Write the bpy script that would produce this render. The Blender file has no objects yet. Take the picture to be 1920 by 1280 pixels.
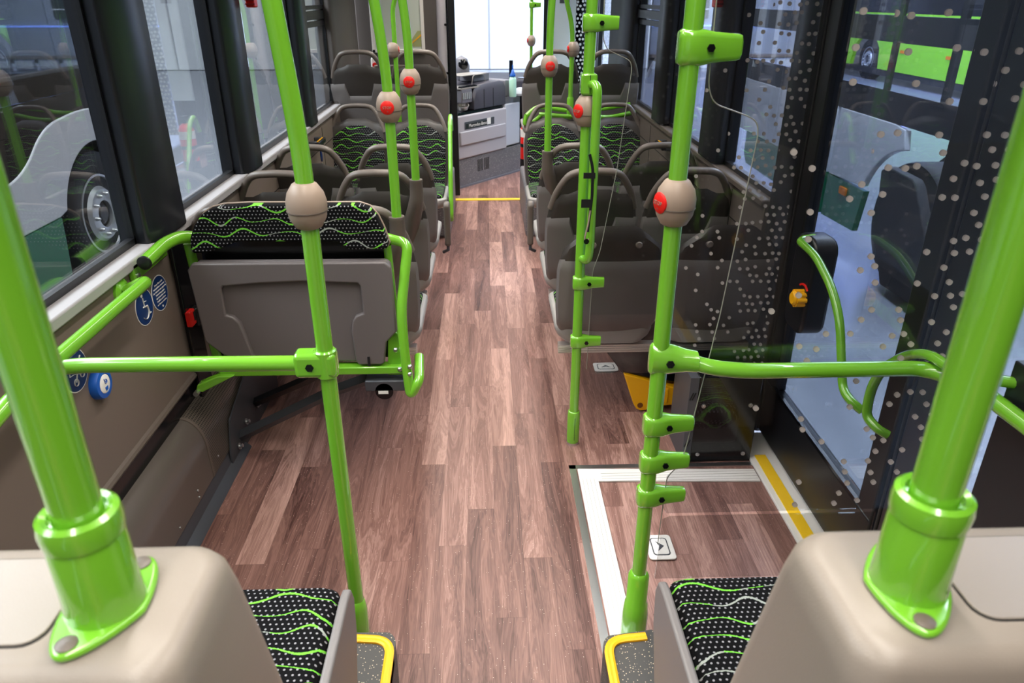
import bpy, bmesh, math, random
from mathutils import Vector, Matrix
random.seed(7)
sc = bpy.context.scene
COL = sc.collection
R = math.radians
PI = math.pi

# ------------------------------------------------------------------ camera
cam_d = bpy.data.cameras.new('camera'); cam = bpy.data.objects.new('camera', cam_d); COL.objects.link(cam)
sc.camera = cam
F_PX = 1360.0
TILT = math.atan(648 / F_PX)
YAW = math.atan(51 * math.cos(TILT) / F_PX)
cam_d.sensor_width = 36.0
cam_d.lens = F_PX / 1920 * 36.0
cam_d.clip_start = 0.05; cam_d.clip_end = 200
cam.location = (0, 0, 1.75)
cam.rotation_euler = (PI / 2 - TILT, 0, -YAW)
cam_d.dof.use_dof = True
cam_d.dof.focus_distance = 2.6
cam_d.dof.aperture_fstop = 7.0

# ------------------------------------------------------------------ world and light
w = bpy.data.worlds.new('world'); sc.world = w; w.use_nodes = True
bg = w.node_tree.nodes['Background']; bg.inputs['Color'].default_value = (0.86, 0.93, 1.0, 1); bg.inputs['Strength'].default_value = 0.30
sc.view_settings.view_transform = 'Standard'; sc.view_settings.look = 'None'
sc.view_settings.exposure = 0.0; sc.view_settings.gamma = 1.0

def area(name, loc, rot, sx, sy, power, color=(1, 1, 1), spread=180):
    l = bpy.data.lights.new(name, 'AREA'); l.shape = 'RECTANGLE'; l.size = sx; l.size_y = sy
    l.energy = power; l.color = color; l.spread = R(spread)
    o = bpy.data.objects.new(name, l); COL.objects.link(o); o.location = loc; o.rotation_euler = rot
    return o
# the bus's two ceiling light bands
area('ceiling_light_band', (-0.36, 2.3, 2.22), (0, 0, 0), 0.12, 13.6, 100, (1.0, 0.93, 0.84), 130)
area('ceiling_light_band', (0.36, 2.3, 2.22), (0, 0, 0), 0.12, 13.6, 100, (1.0, 0.93, 0.84), 130)
# fill lights added to brighten the hall wall, floor and parked buses
area('hall_fill_light', (0.5, 17.5, 7.5), (R(38), 0, 0), 14, 4, 1050, (0.95, 0.98, 1.0))
area('hall_fill_light', (1.9, 4.2, 4.5), (0, R(-28), 0), 0.8, 7, 750, (0.74, 0.84, 1.0))
area('hall_fill_light', (-2.1, 4.2, 4.5), (0, R(28), 0), 0.8, 7, 260, (0.92, 0.96, 1.0))
area('hall_fill_light', (7.5, 12, 7.5), (0, 0, 0), 4, 16, 3600, (0.74, 0.84, 1.0))
area('hall_blue_lamp', (7.0, 17.0, 4.0), (0, 0, 0), 4, 8, 1300, (0.25, 0.35, 1.0))
area('hall_fill_light', (-6.0, 3.5, 6.5), (0, R(-30), 0), 4, 12, 2600, (0.92, 0.96, 1.0))

# ------------------------------------------------------------------ materials
def srgb(r, g, b):
    return tuple(((c / 255) / 12.92 if c / 255 <= 0.04045 else ((c / 255 + 0.055) / 1.055) ** 2.4) for c in (r, g, b))
class NT:
    def __init__(s, name):
        s.m = bpy.data.materials.new(name); s.m.use_nodes = True; s.t = s.m.node_tree
        s.b = s.t.nodes['Principled BSDF']; s.out = s.t.nodes['Material Output']
    def n(s, typ, **kw):
        x = s.t.nodes.new(typ)
        for k, v in kw.items(): setattr(x, k, v)
        return x
    def l(s, a, b): s.t.links.new(a, b)
    def math(s, op, a, b=None, c=None):
        x = s.n('ShaderNodeMath', operation=op)
        for i, v in enumerate((a, b, c)):
            if v is None: continue
            if isinstance(v, (int, float)): x.inputs[i].default_value = v
            else: s.l(v, x.inputs[i])
        return x.outputs[0]
    def mix(s, f, a, b):
        x = s.n('ShaderNodeMix', data_type='RGBA')
        for i, v in ((0, f), (6, a), (7, b)):
            if isinstance(v, (int, float)): x.inputs[i].default_value = v
            elif isinstance(v, tuple): x.inputs[i].default_value = (*v[:3], 1)
            else: s.l(v, x.inputs[i])
        return x.outputs[2]
def set_in(b, **kw):
    for k, v in kw.items():
        key = k.replace('_', ' ')
        if key in b.inputs: b.inputs[key].default_value = v
def plain(name, col, rough=0.5, metal=0.0, coat=0.0, spec=0.5, bump=0.0, bscale=400, emit=None, es=0.0):
    M = NT(name); b = M.b
    b.inputs['Base Color'].default_value = (*col, 1); b.inputs['Roughness'].default_value = rough
    b.inputs['Metallic'].default_value = metal; b.inputs['Coat Weight'].default_value = coat
    b.inputs['Coat Roughness'].default_value = 0.03; b.inputs['Specular IOR Level'].default_value = spec
    if bump:
        tc = M.n('ShaderNodeTexCoord'); no = M.n('ShaderNodeTexNoise'); no.inputs['Scale'].default_value = bscale
        no.inputs['Detail'].default_value = 2
        bp = M.n('ShaderNodeBump'); bp.inputs['Strength'].default_value = bump; bp.inputs['Distance'].default_value = 0.002
        M.l(tc.outputs['Object'], no.inputs['Vector']); M.l(no.outputs['Fac'], bp.inputs['Height']); M.l(bp.outputs[0], b.inputs['Normal'])
    if emit:
        b.inputs['Emission Color'].default_value = (*emit, 1); b.inputs['Emission Strength'].default_value = es
    return M.m
m_green = plain('green paint', srgb(112, 180, 44), 0.22, coat=1.0)
m_core = plain('dark taupe seat core', srgb(60, 55, 52), 0.42, bump=0.15, bscale=600)
m_taupe = plain('taupe plastic', srgb(100, 90, 83), 0.40, bump=0.15, bscale=600)
m_shell = plain('grey seat shell plastic', srgb(116, 111, 110), 0.42, bump=0.15, bscale=600)
m_bench = plain('grey bench plastic', srgb(104, 97, 97), 0.36, bump=0.15, bscale=600)
m_clad = plain('dark taupe cladding', srgb(84, 78, 76), 0.5)
m_beige = plain('beige plastic', srgb(134, 125, 116), 0.38, bump=0.12, bscale=500)
m_button = plain('stop button housing', srgb(152, 134, 120), 0.45)
m_wall = plain('taupe wall panel', srgb(112, 100, 92), 0.5, bump=0.1, bscale=500)
m_wallR = plain('brown wall panel', srgb(92, 83, 77), 0.5, bump=0.1, bscale=500)
m_sill = plain('light grey sill', srgb(160, 157, 160), 0.5)
m_black = plain('black trim', srgb(22, 23, 27), 0.35)
m_blackg = plain('black gloss', srgb(12, 13, 16), 0.15)
m_pillar = plain('dark pillar paint', srgb(26, 28, 34), 0.34)
m_rubber = plain('rubber', srgb(26, 26, 28), 0.7)
m_rim = plain('light grey seat rim', srgb(146, 142, 138), 0.45)
m_alu = plain('aluminium', srgb(214, 210, 206), 0.38, metal=0.85)
m_aluw = plain('white aluminium profile', srgb(228, 224, 218), 0.5, metal=0.0)
m_steel = plain('steel', srgb(205, 205, 205), 0.32, metal=1.0)
m_dkmetal = plain('dark grey metal', srgb(78, 80, 86), 0.45, metal=0.3)
m_red = plain('red plastic', srgb(222, 30, 24), 0.35)
m_yellow = plain('yellow plastic', srgb(245, 178, 10), 0.4)
m_yline = plain('yellow marking', srgb(255, 214, 60), 0.45)
m_blue = plain('blue plastic', srgb(20, 90, 185), 0.4)
m_signblue = plain('sign blue', srgb(14, 50, 105), 0.5)
m_white = plain('white print', srgb(238, 236, 232), 0.5)
m_whitepaint = plain('white vehicle paint', srgb(212, 214, 220), 0.25, coat=0.5)
m_dkgreen = plain('dark green vehicle paint', srgb(0, 108, 70), 0.25, coat=0.5)
m_lime = plain('lime vehicle paint', srgb(150, 225, 40), 0.35)
m_tyre = plain('tyre rubber', srgb(34, 34, 36), 0.65)
m_rimsilver = plain('wheel silver', srgb(190, 192, 196), 0.32, metal=0.7)
m_orange = plain('orange lens', srgb(240, 130, 10), 0.2)
m_concrete = plain('hall floor grey', srgb(150, 154, 164), 0.25, bump=0.05, bscale=3)
m_hallwhite = plain('hall wall white', srgb(236, 240, 246), 0.6)
m_halldark = plain('hall wall dark', srgb(62, 60, 62), 0.7)
m_hallgrey = plain('hall panel grey', srgb(168, 170, 180), 0.6)
m_dash = plain('dashboard grey', srgb(112, 112, 120), 0.5)
m_dashdk = plain('dashboard dark', srgb(62, 60, 70), 0.5)
m_cab = plain('driver door grey', srgb(178, 174, 180), 0.45)
m_cabl = plain('driver door light grey', srgb(190, 194, 204), 0.45)
m_ceiling = plain('ceiling', srgb(205, 205, 205), 0.6)
m_ledstrip = plain('blue led strip', (0.1, 0.2, 1.0), 0.5, emit=(0.25, 0.4, 1.0), es=6)
m_gap = plain('dark joint', srgb(10, 10, 10), 0.8)
m_soap = plain('mint liquid bottle', srgb(180, 225, 205), 0.3)
m_cream = plain('cream paper', srgb(200, 208, 196), 0.6)
m_lampdiff = plain('lamp diffuser', (1, .95, .9), 0.5, emit=(1.0, 0.94, 0.88), es=5)

def glass(name, tint, refl=1.0, dots=None, rough=0.0, ior=1.45):
    M = NT(name); M.t.nodes.remove(M.b)
    tr = M.n('ShaderNodeBsdfTransparent'); tr.inputs[0].default_value = (*tint, 1)
    gl = M.n('ShaderNodeBsdfGlossy'); gl.inputs['Roughness'].default_value = rough
    lw = M.n('ShaderNodeLayerWeight'); lw.inputs[0].default_value = 0.5
    # both faces of a pane reflect alike (Schlick curve on the angle of view)
    fac = M.math('MULTIPLY', M.math('ADD', 0.04, M.math('MULTIPLY', M.math('POWER', lw.outputs['Facing'], 5.0), 0.96)), refl)
    fac = M.math('MINIMUM', fac, 1.0)
    mx = M.n('ShaderNodeMixShader'); M.l(fac, mx.inputs[0]); M.l(tr.outputs[0], mx.inputs[1]); M.l(gl.outputs[0], mx.inputs[2])
    last = mx.outputs[0]
    if dots:
        # dots: (axis u, axis v, pitch, radius, u_start, u_full, colour)
        au, av, p, rad, u0, u1, colr = dots
        tc = M.n('ShaderNodeTexCoord'); sp = M.n('ShaderNodeSeparateXYZ'); M.l(tc.outputs['Object'], sp.inputs[0])
        u = sp.outputs[au]; v = sp.outputs[av]
        row = M.math('FLOOR', M.math('DIVIDE', v, p))
        odd = M.math('MULTIPLY', M.math('MODULO', M.math('ABSOLUTE', row), 2.0), 0.5 * p)
        us = M.math('ADD', u, odd)
        fu = M.math('SUBTRACT', M.math('FLOORED_MODULO', us, p), p / 2)
        fv = M.math('SUBTRACT', M.math('FLOORED_MODULO', v, p), p / 2)
        cell = M.math('FLOOR', M.math('DIVIDE', us, p))
        cv = M.n('ShaderNodeCombineXYZ'); M.l(cell, cv.inputs[0]); M.l(row, cv.inputs[1])
        wn = M.n('ShaderNodeTexWhiteNoise'); M.l(cv.outputs[0], wn.inputs['Vector'])
        wr, wg, wb = (M.n('ShaderNodeSeparateColor'), None, None)
        M.l(wn.outputs['Color'], wr.inputs[0])
        ju = M.math('MULTIPLY', M.math('SUBTRACT', wr.outputs[0], 0.5), p * 0.35)
        jv = M.math('MULTIPLY', M.math('SUBTRACT', wr.outputs[1], 0.5), p * 0.35)
        du = M.math('ADD', fu, ju); dv = M.math('ADD', fv, jv)
        dist = M.math('SQRT', M.math('ADD', M.math('MULTIPLY', du, du), M.math('MULTIPLY', dv, dv)))
        hit = M.math('LESS_THAN', dist, rad)
        dens = M.n('ShaderNodeMapRange'); M.l(u, dens.inputs[0])
        dens.inputs[1].default_value = u0; dens.inputs[2].default_value = u1
        dens.inputs[3].default_value = 0.0; dens.inputs[4].default_value = 1.0
        keep = M.math('LESS_THAN', wr.outputs[2], M.math('POWER', dens.outputs[0], 2.2))
        f = M.math('MULTIPLY', hit, keep)
        df = M.n('ShaderNodeBsdfDiffuse'); df.inputs[0].default_value = (*colr, 1)
        m2 = M.n('ShaderNodeMixShader'); M.l(f, m2.inputs[0]); M.l(last, m2.inputs[1]); M.l(df.outputs[0], m2.inputs[2]); last = m2.outputs[0]
    M.l(last, M.out.inputs[0])
    return M.m
m_glass = glass('window glass', (0.86, 0.88, 0.88), 1.9)
m_glassR = glass('right window glass', (0.88, 0.91, 0.94), 1.9)
m_screen = glass('windscreen glass', (0.95, 0.97, 0.98), 0.8)
m_doorglass = glass('door glass', (0.70, 0.74, 0.78), 2.2)
m_smoke1 = glass('smoked partition glass with dots', (0.87, 0.87, 0.87), 0.9, (0, 2, 0.030, 0.0066, 0.62, 1.14, srgb(172, 165, 160)))
m_smoke2 = glass('smoked partition glass with sparse dots', (0.84, 0.84, 0.85), 1.3, (0, 2, 0.034, 0.0070, 0.48, 1.34, srgb(205, 196, 190)))
m_smoke3 = glass('smoked lower partition glass', (0.80, 0.80, 0.80), 0.9)
m_busglass = glass('parked bus glass', (0.35, 0.38, 0.40), 1.6)

def fabric(name, au, av):
    M = NT(name); b = M.b
    tc = M.n('ShaderNodeTexCoord'); sp = M.n('ShaderNodeSeparateXYZ'); M.l(tc.outputs['Object'], sp.inputs[0])
    oi = M.n('ShaderNodeObjectInfo')
    a = M.math('ADD', sp.outputs[au], M.math('MULTIPLY', oi.outputs['Random'], 0.7)); v = sp.outputs[av]
    p = 0.0125
    row = M.math('FLOOR', M.math('DIVIDE', v, p))
    oddf = M.math('MULTIPLY', M.math('FLOORED_MODULO', row, 2.0), p / 2)
    a2 = M.math('ADD', a, oddf)
    fa = M.math('SUBTRACT', M.math('FLOORED_MODULO', a2, p), p / 2)
    fv = M.math('SUBTRACT', M.math('FLOORED_MODULO', v, p), p / 2)
    dots = M.math('LESS_THAN', M.math('ADD', M.math('MULTIPLY', fa, fa), M.math('MULTIPLY', fv, fv)), 0.0023 ** 2)
    nz = M.n('ShaderNodeTexNoise'); nz.inputs['Scale'].default_value = 220; M.l(tc.outputs['Object'], nz.inputs['Vector'])
    nl = M.n('ShaderNodeTexNoise'); nl.inputs['Scale'].default_value = 9; M.l(tc.outputs['Object'], nl.inputs['Vector'])
    S = 0.044
    rw = M.math('ROUND', M.math('DIVIDE', v, S))
    loc = M.math('SUBTRACT', v, M.math('MULTIPLY', rw, S))
    wn = M.n('ShaderNodeTexWhiteNoise', noise_dimensions='1D'); M.l(rw, wn.inputs['W'])
    ph = M.math('MULTIPLY', wn.outputs['Value'], 40.0)
    L = M.math('ADD', 32.0, M.math('MULTIPLY', wn.outputs['Value'], 22.0))
    s1 = M.math('SINE', M.math('ADD', M.math('MULTIPLY', a, L), ph))
    s2 = M.math('SINE', M.math('ADD', M.math('MULTIPLY', a, 23.0), M.math('MULTIPLY', ph, 1.7)))
    y0 = M.math('MULTIPLY', M.math('MULTIPLY', s1, 0.0118), M.math('ADD', 0.85, M.math('MULTIPLY', s2, 0.55)))
    dd = M.math('ABSOLUTE', M.math('SUBTRACT', loc, y0))
    wid = M.math('ADD', M.math('MULTIPLY', M.math('ADD', s2, 1.0), 0.0011), M.math('ADD', 0.0009, M.math('MULTIPLY', M.math('SUBTRACT', nz.outputs['Fac'], 0.5), 0.004)))
    line = M.math('LESS_THAN', dd, wid)
    green = M.mix(M.math('GREATER_THAN', nl.outputs['Fac'], 0.56), srgb(112, 196, 62), srgb(150, 156, 148))
    c1 = M.mix(dots, srgb(8, 8, 10), srgb(140, 138, 142))
    c2 = M.mix(line, c1, green)
    M.l(c2, b.inputs['Base Color']); b.inputs['Roughness'].default_value = 0.95
    b.inputs['Specular IOR Level'].default_value = 0.15
    return M.m
m_fab_v = fabric('wavy seat fabric upright', 0, 2)
m_fab_h = fabric('wavy seat fabric flat', 0, 1)

def wood():
    M = NT('wood plank vinyl'); b = M.b
    tc = M.n('ShaderNodeTexCoord'); sp = M.n('ShaderNodeSeparateXYZ'); M.l(tc.outputs['Object'], sp.inputs[0])
    x, y = sp.outputs[0], sp.outputs[1]
    W, L = 0.0985, 0.957
    xs = M.math('DIVIDE', M.math('ADD', x, 0.19), W)
    col = M.math('FLOOR', xs); fx = M.math('SUBTRACT', xs, col)
    # stagger of the joints, repeating every five rows
    k = M.math('FLOORED_MODULO', col, 5.0)
    J = None
    for i_, jv in enumerate((2.005, 2.204, 1.671, 1.935, 1.542)):
        term = M.math('MULTIPLY', M.math('COMPARE', k, float(i_), 0.1), jv)
        J = term if J is None else M.math('ADD', J, term)
    ys = M.math('DIVIDE', M.math('SUBTRACT', y, J), L)
    rowi = M.math('FLOOR', ys); fy = M.math('SUBTRACT', ys, rowi)
    cv = M.n('ShaderNodeCombineXYZ'); M.l(col, cv.inputs[0]); M.l(rowi, cv.inputs[1])
    wn = M.n('ShaderNodeTexWhiteNoise'); M.l(cv.outputs[0], wn.inputs['Vector'])
    gv = M.n('ShaderNodeCombineXYZ')
    M.l(M.math('ADD', M.math('MULTIPLY', x, 15.0), M.math('MULTIPLY', wn.outputs['Value'], 31.0)), gv.inputs[0])
    M.l(M.math('ADD', M.math('MULTIPLY', y, 1.25), M.math('MULTIPLY', wn.outputs['Value'], 17.0)), gv.inputs[1])
    g = M.n('ShaderNodeTexNoise'); g.inputs['Scale'].default_value = 1.0; g.inputs['Detail'].default_value = 5; g.inputs['Roughness'].default_value = 0.6
    g.inputs['Distortion'].default_value = 0.9; M.l(gv.outputs[0], g.inputs['Vector'])
    rings = M.math('SINE', M.math('MULTIPLY', g.outputs['Fac'], 70.0))
    gf = M.n('ShaderNodeCombineXYZ'); M.l(M.math('MULTIPLY', x, 500.0), gf.inputs[0]); M.l(M.math('MULTIPLY', y, 5.0), gf.inputs[1])
    g2 = M.n('ShaderNodeTexNoise'); g2.inputs['Scale'].default_value = 1.0; g2.inputs['Detail'].default_value = 3; M.l(gf.outputs[0], g2.inputs['Vector'])
    tone = M.math('ADD', M.math('MULTIPLY', M.math('SUBTRACT', wn.outputs['Value'], 0.5), 0.52),
                  M.math('ADD', M.math('MULTIPLY', rings, 0.085), M.math('ADD', M.math('MULTIPLY', M.math('SUBTRACT', g.outputs['Fac'], 0.5), 1.1), M.math('MULTIPLY', M.math('SUBTRACT', g2.outputs['Fac'], 0.5), 0.5))))
    rp = M.n('ShaderNodeValToRGB'); e = rp.color_ramp.elements
    e[0].position = 0.0; e[0].color = (*srgb(68, 43, 40), 1)
    e[1].position = 1.0; e[1].color = (*srgb(198, 158, 146), 1)
    mid = rp.color_ramp.elements.new(0.5); mid.color = (*srgb(136, 100, 91), 1)
    M.l(M.math('ADD', tone, 0.5), rp.inputs[0])
    # fine joints
    jx = M.math('LESS_THAN', M.math('MINIMUM', fx, M.math('SUBTRACT', 1.0, fx)), 0.008)
    jy = M.math('LESS_THAN', M.math('MINIMUM', fy, M.math('SUBTRACT', 1.0, fy)), 0.0012)
    c = M.mix(M.math('MULTIPLY', M.math('MAXIMUM', jx, jy), 0.35), rp.outputs[0], srgb(70, 48, 44))
    vo = M.n('ShaderNodeTexVoronoi'); vo.inputs['Scale'].default_value = 95; M.l(tc.outputs['Object'], vo.inputs['Vector'])
    vs = M.n('ShaderNodeSeparateColor'); M.l(vo.outputs['Color'], vs.inputs[0])
    sparkle = M.math('MULTIPLY', M.math('LESS_THAN', vo.outputs['Distance'], 0.09), M.math('GREATER_THAN', vs.outputs[0], 0.5))
    c = M.mix(sparkle, c, srgb(225, 205, 190))
    M.l(c, b.inputs['Base Color']); b.inputs['Roughness'].default_value = 0.34; b.inputs['Specular IOR Level'].default_value = 0.45
    bp = M.n('ShaderNodeBump'); bp.inputs['Strength'].default_value = 0.08; bp.inputs['Distance'].default_value = 0.001
    M.l(g2.outputs['Fac'], bp.inputs['Height']); M.l(bp.outputs[0], b.inputs['Normal'])
    return M.m
m_wood = wood()

def speck(name, base, spk, scale=160, thr=0.45, rough=0.5):
    M = NT(name); b = M.b
    tc = M.n('ShaderNodeTexCoord'); vo = M.n('ShaderNodeTexVoronoi'); vo.inputs['Scale'].default_value = scale
    M.l(tc.outputs['Object'], vo.inputs['Vector']); vs = M.n('ShaderNodeSeparateColor'); M.l(vo.outputs['Color'], vs.inputs[0])
    s = M.math('MULTIPLY', M.math('LESS_THAN', vo.outputs['Distance'], 0.22), M.math('GREATER_THAN', vs.outputs[0], thr))
    M.l(M.mix(s, base, spk), b.inputs['Base Color']); b.inputs['Roughness'].default_value = rough
    return M.m
m_speck = speck('speckled safety flooring', srgb(66, 64, 62), srgb(215, 195, 165))
m_speckg = speck('speckled grey kick panel', srgb(110, 108, 112), srgb(220, 215, 205), 120)
m_ystrip = speck('gritty yellow strip', srgb(235, 190, 10), srgb(255, 225, 70), 300, 0.3, 0.8)

def perf():
    M = NT('perforated heater cover'); b = M.b
    tc = M.n('ShaderNodeTexCoord'); sp = M.n('ShaderNodeSeparateXYZ'); M.l(tc.outputs['UV'], sp.inputs[0])
    p = 0.0105
    u, v = sp.outputs[0], sp.outputs[1]
    row = M.math('FLOOR', M.math('DIVIDE', v, p))
    us = M.math('ADD', u, M.math('MULTIPLY', M.math('FLOORED_MODULO', row, 2.0), p / 2))
    fu = M.math('SUBTRACT', M.math('FLOORED_MODULO', us, p), p / 2)
    fv = M.math('SUBTRACT', M.math('FLOORED_MODULO', v, p), p / 2)
    hole = M.math('LESS_THAN', M.math('ADD', M.math('MULTIPLY', fu, fu), M.math('MULTIPLY', fv, fv)), 0.0036 ** 2)
    M.l(M.mix(hole, srgb(98, 90, 82), srgb(14, 14, 14)), b.inputs['Base Color']); b.inputs['Roughness'].default_value = 0.30
    return M.m
m_perf = perf()
m_duct = plain('taupe metal duct', srgb(92, 85, 80), 0.28, coat=0.2)

# ------------------------------------------------------------------ mesh kit
class MB:
    def __init__(s): s.v = []; s.f = []; s.uv = None
    def add(s, vs, fs):
        n = len(s.v); s.v += [tuple(v) for v in vs]; s.f += [tuple(i + n for i in f) for f in fs]; return s
    def box(s, a, b, rot=None, piv=None):
        x0, y0, z0 = a; x1, y1, z1 = b
        vs = [Vector(p) for p in ((x0, y0, z0), (x1, y0, z0), (x1, y1, z0), (x0, y1, z0), (x0, y0, z1), (x1, y0, z1), (x1, y1, z1), (x0, y1, z1))]
        if rot is not None:
            c = Vector(piv) if piv else (Vector(a) + Vector(b)) / 2
            vs = [c + rot @ (v - c) for v in vs]
        return s.add(vs, [(0, 3, 2, 1), (4, 5, 6, 7), (0, 1, 5, 4), (1, 2, 6, 5), (2, 3, 7, 6), (3, 0, 4, 7)])
    def loft(s, rings, caps=True):
        n = len(rings[0]); vs = [p for r in rings for p in r]; fs = []
        for i in range(len(rings) - 1):
            for j in range(n):
                k = (j + 1) % n
                fs.append((i * n + j, i * n + k, (i + 1) * n + k, (i + 1) * n + j))
        if caps:
            fs.append(tuple(range(n - 1, -1, -1))); fs.append(tuple((len(rings) - 1) * n + j for j in range(n)))
        return s.add(vs, fs)
    def tube(s, pts, r, n=16, squash=1.0):
        pts = [Vector(p) for p in pts]; rings = []
        rr = r if isinstance(r, (list, tuple)) else [r] * len(pts)
        t0 = (pts[1] - pts[0]).normalized()
        up = Vector((0, 0, 1)) if abs(t0.z) < 0.9 else Vector((0, 1, 0))
        a = t0.cross(up).normalized()
        for i, p in enumerate(pts):
            if i == 0: t = t0
            elif i == len(pts) - 1: t = (pts[-1] - pts[-2]).normalized()
            else: t = ((pts[i] - pts[i - 1]).normalized() + (pts[i + 1] - pts[i]).normalized()).normalized()
            a = (a - t * a.dot(t)).normalized(); b = t.cross(a)
            rings.append([p + (a * math.cos(2 * PI * k / n) + b * math.sin(2 * PI * k / n) * squash) * rr[i] for k in range(n)])
        return s.loft(rings)
    def lathe(s, prof, o=(0, 0, 0), axis=(0, 0, 1), n=24):
        ax = Vector(axis).normalized(); up = Vector((0, 0, 1)) if abs(ax.z) < 0.9 else Vector((1, 0, 0))
        a = ax.cross(up).normalized(); b = ax.cross(a); o = Vector(o)
        return s.loft([[o + ax * z + (a * math.cos(2 * PI * k / n) + b * math.sin(2 * PI * k / n)) * max(r, 1e-5) for k in range(n)] for r, z in prof])
    def prism(s, pts, t0, t1, plane='XZ'):
        def P(u, v, t):
            return {'XZ': (u, t, v), 'XY': (u, v, t), 'YZ': (t, u, v)}[plane]
        n = len(pts)
        return s.add([P(u, v, t0) for u, v in pts] + [P(u, v, t1) for u, v in pts],
                     [tuple(range(n - 1, -1, -1)), tuple(range(n, 2 * n))] + [(j, (j + 1) % n, n + (j + 1) % n, n + j) for j in range(n)])
    def patch(s, hw, zlo, zhi, yf, th, nu=24, nv=16):
        """curved shell: half width hw(z), bottom zlo(s), top zhi(s) for s in -1..1, depth yf(x,z)"""
        F, B = [], []
        for j in range(nv + 1):
            for i in range(nu + 1):
                q = -1 + 2 * i / nu; t = j / nv
                z = zlo(q) + (zhi(q) - zlo(q)) * t; x = q * hw(z); y = yf(x, z)
                e = min(1.0, min(j, nv - j, i, nu - i) * 1.0)
                F.append((x, y + (th * 0.5 if e == 0 else th), z)); B.append((x, y + (th * 0.5 if e == 0 else 0), z))
        n = len(F); w_ = nu + 1; fs = []
        for j in range(nv):
            for i in range(nu):
                a = j * w_ + i
                fs.append((a, a + w_, a + w_ + 1, a + 1)); fs.append((n + a, n + a + 1, n + a + w_ + 1, n + a + w_))
        bd = [i for i in range(w_)] + [j * w_ + nu for j in range(1, nv + 1)] + [nv * w_ + i for i in range(nu - 1, -1, -1)] + [j * w_ for j in range(nv - 1, 0, -1)]
        for q in range(len(bd)):
            a, b = bd[q], bd[(q + 1) % len(bd)]; fs.append((a, b, n + b, n + a))
        return s.add(F + B, fs)
    def hexbolt(s, o, axis, r, h):
        return s.lathe([(r, 0), (r, h)], o, axis, 6)

def origin(p):
    v = Vector((0, 0, 0))
    while p: v += p.location; p = p.parent
    return v
def O(name, mb, mat, parent=None, bevel=0, seg=2, flat=False, label=None, ang=38):
    me = bpy.data.meshes.new(name); off = origin(parent)
    me.from_pydata([tuple(Vector(v) - off) for v in mb.v], [], mb.f)
    if mb.uv:
        ul = me.uv_layers.new(name='UVMap')
        for lp in me.loops: ul.data[lp.index].uv = mb.uv[lp.vertex_index]
    bm = bmesh.new(); bm.from_mesh(me); bmesh.ops.recalc_face_normals(bm, faces=bm.faces); bm.to_mesh(me); bm.free()
    me.materials.append(mat)
    if not flat:
        me.polygons.foreach_set('use_smooth', [True] * len(me.polygons)); me.set_sharp_from_angle(angle=R(ang))
    o = bpy.data.objects.new(name, me); COL.objects.link(o); o.parent = parent
    if bevel:
        b = o.modifiers.new('bevel', 'BEVEL'); b.width = bevel; b.segments = seg; b.limit_method = 'ANGLE'; b.angle_limit = R(40); b.harden_normals = False
    if label: o['label'] = label
    return o
def T(name, label, cat, group=None, loc=(0, 0, 0)):
    o = bpy.data.objects.new(name, None); COL.objects.link(o); o.location = loc; o['label'] = label; o['category'] = cat
    if group: o['group'] = group
    return o
def tag(o, label, cat, group=None, kind=None):
    o['label'] = label; o['category'] = cat
    if group: o['group'] = group
    if kind: o['kind'] = kind
    return o
def S(o, label=None):
    o['kind'] = 'structure'
    o['label'] = label or o.name.replace('_', ' ')
    o['category'] = 'structure'
    return o
def dup(o, parent=None):
    c = o.copy(); COL.objects.link(c); c.parent = parent
    for ch in o.children: dup(ch, c)
    return c
def fillet(pts, rad, n=8):
    pts = [Vector(p) for p in pts]; out = [pts[0]]
    for i in range(1, len(pts) - 1):
        r = rad[i] if isinstance(rad, (list, tuple)) else rad
        a = (pts[i - 1] - pts[i]); b = (pts[i + 1] - pts[i]); d = min(r, a.length * .49, b.length * .49)
        p0 = pts[i] + a.normalized() * d; p1 = pts[i] + b.normalized() * d
        for k in range(n + 1):
            t = k / n; out.append(p0 * (1 - t) ** 2 + pts[i] * 2 * t * (1 - t) + p1 * t * t)
    out.append(pts[-1]); return out
def rrect(x0, y0, x1, y1, r, n=5):
    out = []
    for cx, cy, a0 in ((x1 - r, y1 - r, 0), (x0 + r, y1 - r, 90), (x0 + r, y0 + r, 180), (x1 - r, y0 + r, 270)):
        for k in range(n + 1):
            a = R(a0 + 90 * k / n); out.append((cx + r * math.cos(a), cy + r * math.sin(a)))
    return out
def arc2(cx, cz, r, a0, a1, n=12):
    return [(cx + r * math.cos(R(a0 + (a1 - a0) * k / n)), cz + r * math.sin(R(a0 + (a1 - a0) * k / n))) for k in range(n + 1)]
def text(name, s, size, mat, parent, mtx, ext=0.0006, align='CENTER'):
    cu = bpy.data.curves.new(name, 'FONT'); cu.body = s; cu.size = size; cu.align_x = align; cu.align_y = 'CENTER'; cu.extrude = ext; cu.resolution_u = 2
    tmp = bpy.data.objects.new('tmp', cu); COL.objects.link(tmp)
    dg = bpy.context.evaluated_depsgraph_get(); me = bpy.data.meshes.new_from_object(tmp.evaluated_get(dg))
    bpy.data.objects.remove(tmp); me.transform(mtx); me.transform(Matrix.Translation(-origin(parent)))
    me.name = name; me.materials.clear(); me.materials.append(mat)
    o = bpy.data.objects.new(name, me); COL.objects.link(o); o.parent = parent
    return o
def frame_mtx(o, u, v):
    u = Vector(u).normalized(); v = Vector(v).normalized(); n = u.cross(v)
    m = Matrix((u, v, n)).transposed().to_4x4(); m.translation = Vector(o); return m

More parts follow.
